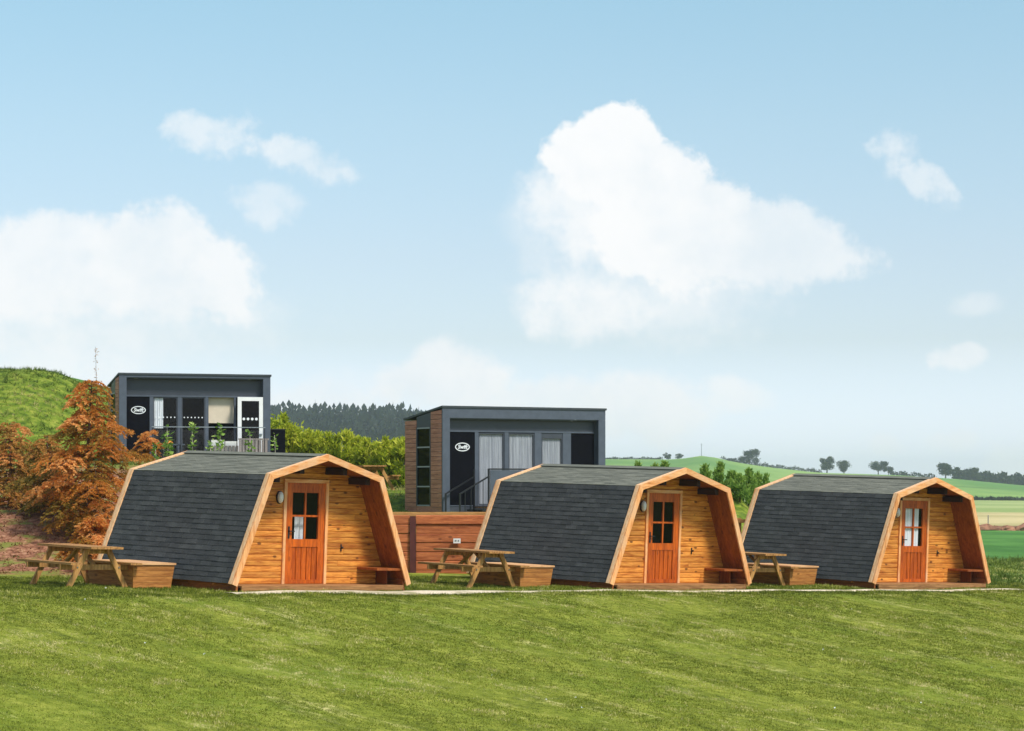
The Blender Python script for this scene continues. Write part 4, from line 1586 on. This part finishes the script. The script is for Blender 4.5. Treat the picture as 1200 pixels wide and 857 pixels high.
def far_hedge(label, x0, x1, Y0, hpx, seed, mat='far_leaf', name='field_hedge', n=None, Y1=None, ragged=.5, kind_=None):
    """hedge line: leaf clumps along a line on the ground"""
    r = np.random.default_rng(seed)
    Y1 = Y1 or Y0
    n = n or int(abs(x1 - x0) * 16)
    f_ = r.uniform(0, 1, n)
    Yv = Y0 + (Y1 - Y0) * f_
    pxv = x0 + (x1 - x0) * f_
    xv = (pxv - 600) / FPX * Yv
    kk = Yv / FPX
    prof = 1 + ragged * (np.sin(pxv * .35 + seed) * .5 + np.sin(pxv * .9 + 2 * seed) * .35 + np.sin(pxv * 2.3) * .2)
    hh = hpx * kk * np.clip(prof, .35, 2)
    b = np.stack([xv + r.normal(0, .3, n), Yv + r.normal(0, .6, n) * (1 + hpx * .1), T(xv, Yv) + CZ + hh * r.uniform(0, 1, n) ** .8 - .2], 1)
    sz = .9 * max(.6, hpx * .16)
    tn = np.clip(r.normal(.45, .22, n), 0, 1)
    me = leaf_mesh(name, b, r.normal(size=(n, 3)), sz * r.uniform(.7, 1.5, n), sz * .9, tn)
    o_ = link(name, me, mat)
    if kind_:
        kind(o_, kind_, label)
    tag(o_, label, 'wood' if kind_ else 'hedge')
    return o_


far_hedge('thin skyline hedge running left from the hilltop trees', 700, 776, 1238, 2.6, 1)
far_hedge('scrubby hedge descending the skyline right of the largest tree', 845, 962, 1240, 4.0, 2)
far_hedge('low hedge on the skyline left of the right pod ridge', 1044, 1096, 1240, 4.2, 3)
far_hedge('straight dark field hedge right of the rightmost pod', 1085, 1330, 690, 3.6, 4, ragged=.15, n=5000)
far_hedge('dark rounded wood on the right-hand skyline', 1118, 1330, 1255, 10.5, 5, n=9000, kind_='stuff', ragged=.35, name='distant_wood')

# mast on the mound
q = on_ground(822, 1225)
ms = empty('radio_mast', q)
tag(ms, 'thin grey mast standing on the round green hilltop', 'mast')
MB().tube([(0, 0, -.5), (0, 0, 6.0)], [.14, .09], 6).build('pole', 'mast_steel', ms)
MB().bar((-.55, 0, 5.3), (.55, 0, 5.3), .12, .12).build('crossarm', 'mast_steel', ms)

# conifer forest on the far left hill: one mass
r_ = np.random.default_rng(77)
nt = 1500
ry = r_.uniform(760, 1250, nt)
rpx = r_.uniform(270, 560, nt)
rx = (rpx - 600) / FPX * ry
hz = r_.uniform(7, 11, nt) * np.where(ry > 1180, r_.uniform(.9, 1.25, nt), 1)
lay = 7
B, Dn, Ln, Wn, Tn = [], [], [], [], []
bz = T(rx, ry) + CZ
for k in range(lay):
    f_ = k / lay
    for s in range(5):
        an = r_.uniform(0, 6.28, nt)
        rad_ = hz * .24 * (1 - f_) ** .8
        B.append(np.stack([rx, ry, bz + hz * (.12 + .86 * f_)], 1))
        Dn.append(np.stack([np.cos(an), np.sin(an), r_.uniform(-.55, .1, nt)], 1))
        Ln.append(rad_ * r_.uniform(.8, 1.3, nt) + .3)
        Tn.append(np.clip(r_.normal(.45, .2, nt), 0, 1))
B.append(np.stack([rx, ry, bz + hz * .75], 1))
Dn.append(np.tile([0, 0, 1.0], (nt, 1)))
Ln.append(hz * .3)
Tn.append(np.full(nt, .4))
B, Dn, Ln, Tn = map(np.concatenate, (B, Dn, Ln, Tn))
fo = link('forest', leaf_mesh('forest', B, Dn, Ln, Ln * .75, Tn), 'forest_leaf')
kind(fo, 'stuff', 'dark conifer forest on the far hill between the two lodges')
fo['category'] = 'forest'

# spoil heap by the tan field
q = on_ground(1180, 193)
r_ = np.random.default_rng(9)
sh_ = empty('spoil_heap', (q.x, q.y, q.z))
tag(sh_, 'heap of bare brown spoil before the tan field at right', 'spoil heap')
for k in range(9):
    cx_, s_ = -2.3 + k * .62 + r_.uniform(-.2, .2), r_.uniform(.34, .72)
    vs_, fs_ = [], []
    nu, nv = 10, 5
    for j in range(nv + 1):
        for i in range(nu):
            an = 6.283 * i / nu
            f_ = j / nv
            rr_ = s_ * 1.4 * math.cos(f_ * 1.5) * r_.uniform(.8, 1.2)
            vs_.append((cx_ + rr_ * math.cos(an), rr_ * math.sin(an), -.1 + s_ * math.sin(f_ * 1.57) * r_.uniform(.85, 1.1)))
    for j in range(nv):
        for i in range(nu):
            q2 = (i + 1) % nu
            fs_.append((j * nu + i, j * nu + q2, (j + 1) * nu + q2, (j + 1) * nu + i))
    fs_.append(tuple(nv * nu + i for i in range(nu)))
    MB().add(vs_, fs_).build('clod', 'soil_heap', sh_)
fp = MB().box(-.035, .035, -.035, .035, -.2, 1.1)
fpo = fp.build('fence_post', 'grey_wood')
fpo.location = on_ground(1158, 200)
tag(fpo, 'lone wooden fence post left of the brown spoil heap', 'post')


# ------------------------------------------------------------------ grass
def fbm(x, y, seed, octs=4, rot=0.0, sx=1.0, sy=1.0):
    """cheap value noise"""
    c_, s_ = math.cos(rot), math.sin(rot)
    u, v = (c_ * x - s_ * y) * sx, (s_ * x + c_ * y) * sy
    r = np.random.default_rng(seed)
    tab = r.uniform(0, 1, (64, 64))
    o = np.zeros_like(u)
    amp, tot = 1.0, 0.0
    for k in range(octs):
        iu, iv = np.floor(u).astype(int), np.floor(v).astype(int)
        fu, fv = u - iu, v - iv
        fu, fv = fu * fu * (3 - 2 * fu), fv * fv * (3 - 2 * fv)
        a = tab[iu % 64, iv % 64] * (1 - fu) + tab[(iu + 1) % 64, iv % 64] * fu
        b = tab[iu % 64, (iv + 1) % 64] * (1 - fu) + tab[(iu + 1) % 64, (iv + 1) % 64] * fu
        o += amp * (a * (1 - fv) + b * fv)
        tot += amp
        amp *= .55
        u, v = u * 2.1 + 5, v * 2.1 + 9
    return o / tot


def in_box(x, y):
    """inside a pod footprint or on the path"""
    bad = np.zeros(len(x), bool)
    for (px_, py_, _, yaw) in PODS:
        c_, s_ = math.cos(yaw), math.sin(yaw)
        dx_, dy_ = x - px_, y - py_
        u, v = c_ * dx_ + s_ * dy_, -s_ * dx_ + c_ * dy_
        bad |= (np.abs(u) < 2.12) & (v > -.06) & (v < PL)
    for i in range(len(pp) - 1):
        a, b = np.array(pp[i][:2]), np.array(pp[i + 1][:2])
        d = b - a
        L_ = np.linalg.norm(d)
        d /= L_
        q = (x - a[0]) * d[0] + (y - a[1]) * d[1]
        w = np.abs(-(x - a[0]) * d[1] + (y - a[1]) * d[0])
        bad |= (q > 0) & (q < L_) & (w < pp[i][2] * .40)
    return bad


r_ = np.random.default_rng(21)
N = 480000
fs_ = r_.uniform(-6, 20, N)
fq = r_.uniform(10, 60, N)
x = .656 * (fs_ + 3.7 * .656 - 54.4 * .755) + .755 * fq
y = -.755 * (fs_ + 3.7 * .656 - 54.4 * .755) + .656 * fq
keep = (np.abs(x) < .206 * y + .5 + r_.exponential(1.6, N)) & (y > 26) & ~in_box(x, y) & ~((x < -6.6) & (y > 52.0)) & ~((x < 3) & (y > 60.1)) & (y < 66)
x, y, fs_, fq = x[keep], y[keep], fs_[keep], fq[keep]
n_ = len(x)
stk = fbm(fq, fs_, 3, 5, 0, 1.5, .34)
patch = fbm(fq, fs_, 4, 6, 0, .9, .42) + .22 * (fbm(fq, fs_, 9, 4, 0, 3.2, 1.1) - .5)
clump = fbm(fq, fs_, 6, 3, 0, 4.5, 3.0)
straw = np.clip((patch - .542) * 10, 0, 1) * r_.uniform(.25, 1, n_) * ss(.4, 1.6, fs_)
per = 4
bx = np.repeat(x, per) + r_.normal(0, .035, n_ * per)
by = np.repeat(y, per) + r_.normal(0, .035, n_ * per)
base = np.stack([bx, by, T(bx, by) + CZ - .006], 1)
d = np.stack([r_.normal(0, .75, n_ * per), r_.normal(0, .75, n_ * per), np.ones(n_ * per)], 1)
hgt = np.repeat((.012 + .075 * clump * stk + .02 * (fs_ < 1.0)) * (1 - .6 * straw), per) * r_.uniform(.6, 1.4, n_ * per)
tn = np.clip(np.repeat(.30 + .9 * (stk - .5) + 1.3 * (clump - .5) + .55 * straw + r_.normal(0, .14, n_), per) + r_.normal(0, .12, n_ * per), 0, 1)
wd = .009 + .0003 * np.maximum(0, by - 25)
gr = link('lawn_grass', leaf_mesh('lawn_grass', base, d, hgt, wd, tn, tri=True), 'grass_leaf')
kind(gr, 'stuff', 'short mown lawn grass with pale straw patches')
gr['category'] = 'grass'

# daisies and blown litter dotted over the turf
k = r_.choice(n_, 36, replace=False)
fl_b = np.stack([x[k], y[k], T(x[k], y[k]) + CZ + .035], 1)
fl_b = np.repeat(fl_b, 3, 0) + r_.normal(0, .004, (108, 3))
da = link('daisies', leaf_mesh('daisies', fl_b, r_.normal(size=(108, 3)) * [1, 1, .5] + [0, -.4, .5], .022, .02, np.ones(108)), 'decal_white')
kind(da, 'stuff', 'tiny white daisies dotted over the lawn')
da['category'] = 'flowers'


def tufts(name, label, x, y, h0, h1, mat, per, seed, wd=.02, tone=.4, cat='grass', lean=.5):
    r = np.random.default_rng(seed)
    n = len(x)
    bx, by = np.repeat(x, per) + r.normal(0, .05, n * per), np.repeat(y, per) + r.normal(0, .05, n * per)
    base = np.stack([bx, by, T(bx, by) + CZ - .02], 1)
    d = np.stack([r.normal(0, lean, n * per), r.normal(0, lean, n * per), np.ones(n * per)], 1)
    hh = np.repeat(r.uniform(h0, h1, n), per) * r.uniform(.5, 1.2, n * per)
    tn = np.clip(np.repeat(tone + r.normal(0, .16, n), per) + r.normal(0, .12, n * per), 0, 1)
    o_ = link(name, leaf_mesh(name, base, d, hh, wd, tn, tri=True), mat)
    kind(o_, 'stuff', label)
    o_['category'] = cat
    return o_


r_ = np.random.default_rng(31)
# longer grass against pods, box and table feet
n_ = 9000
x = r_.uniform(-11, 11, n_)
y = r_.uniform(45, 60.2, n_)
nearpod = np.zeros(n_, bool)
for (px_, py_, _, yaw) in PODS:
    c_, s_ = math.cos(yaw), math.sin(yaw)
    u, v = c_ * (x - px_) + s_ * (y - py_), -s_ * (x - px_) + c_ * (y - py_)
    nearpod |= ((u > -2.3) & (u < -2.1) & (v > 0) & (v < PL)) | ((u > -3.6) & (u < -2.4) & (v > 1.3) & (v < 1.5)) | ((u > -3.6) & (u < -3.4) & (v > 1.4) & (v < 3.2))
k = nearpod & ~in_box(x, y)
tufts('edge_grass', 'longer grass left standing along pod and box edges', x[k], y[k], .05, .12, 'grass_leaf', 9, 32, .018, .3)
# rough verge at right
n_ = 5200
x = r_.uniform(11.5, 27, n_)
y = r_.uniform(63.5, 96, n_)
k = x < .225 * y + 1
vp = fbm(x[k], y[k], 8, 4, 0, .55, .22)
tufts('rough_grass', 'rough uncut grass verge beyond the rightmost pod', x[k], y[k], .06, .26, 'rough_leaf', 9, 33, .03, np.clip((vp - .5) * 3.2 + .42, .05, .95), lean=.8)
# knoll and bank grass
n_ = 9000
x = r_.uniform(-22, -2, n_)
y = r_.uniform(69, 95, n_)
c1, s1_ = math.cos(.3), math.sin(.3)
u, v = c1 * (x + 12.38) + s1_ * (y - 81), -s1_ * (x + 12.38) + c1 * (y - 81)
k = ~((u > -.1) & (u < 5) & (v > -1.3) & (v < 2.5))
c1, s1_ = math.cos(.5), math.sin(.5)
u, v = c1 * (x + 1.97) + s1_ * (y - 72.9), -s1_ * (x + 1.97) + c1 * (y - 72.9)
k &= ~((u > -.1) & (u < 5.5) & (v > -1.3) & (v < 2.5)) & ~((y < 74.5) & (x > -6))
tufts('knoll_grass', 'rough bright grass on the knoll and bank behind', x[k], y[k], .06, .24, 'rough_leaf', 8, 34, .03, np.clip((fbm(x[k], y[k], 12, 4, 0, .6, .45) - .5) * 2.6 + .32, .0, .9), lean=.8)
# leaf litter and bracken on the bare bank
n_ = 2600
x = r_.uniform(-13, -6.8, n_)
y = r_.uniform(51.8, 60, n_)
tufts('bank_litter', 'brown bark litter and dead bracken on the left bank', x, y, .03, .12, 'bracken_leaf', 7, 35, .045, .5, 'litter', 1.6)

# ------------------------------------------------------------------ air
hz_ = MB().box(-4200, 4200, -450, 4800, -6.5 + CZ - 1.5, 58 + CZ).build('haze', None)
m = bpy.data.materials.new('haze_air')
m.use_nodes = True
t = NT(m.node_tree)
t.n.clear()
out = t.new('ShaderNodeOutputMaterial')
pv = t.new('ShaderNodeVolumePrincipled')
pv.inputs['Color'].default_value = (.80, .88, 1.0, 1)
pv.inputs['Density'].default_value = .00019
pv.inputs['Anisotropy'].default_value = 0.2
t.l.new(pv.outputs[0], out.inputs['Volume'])
hz_.data.materials.append(m)
kind(hz_, 'stuff', 'faint blue-white summer haze over the fields')
hz_['category'] = 'haze'
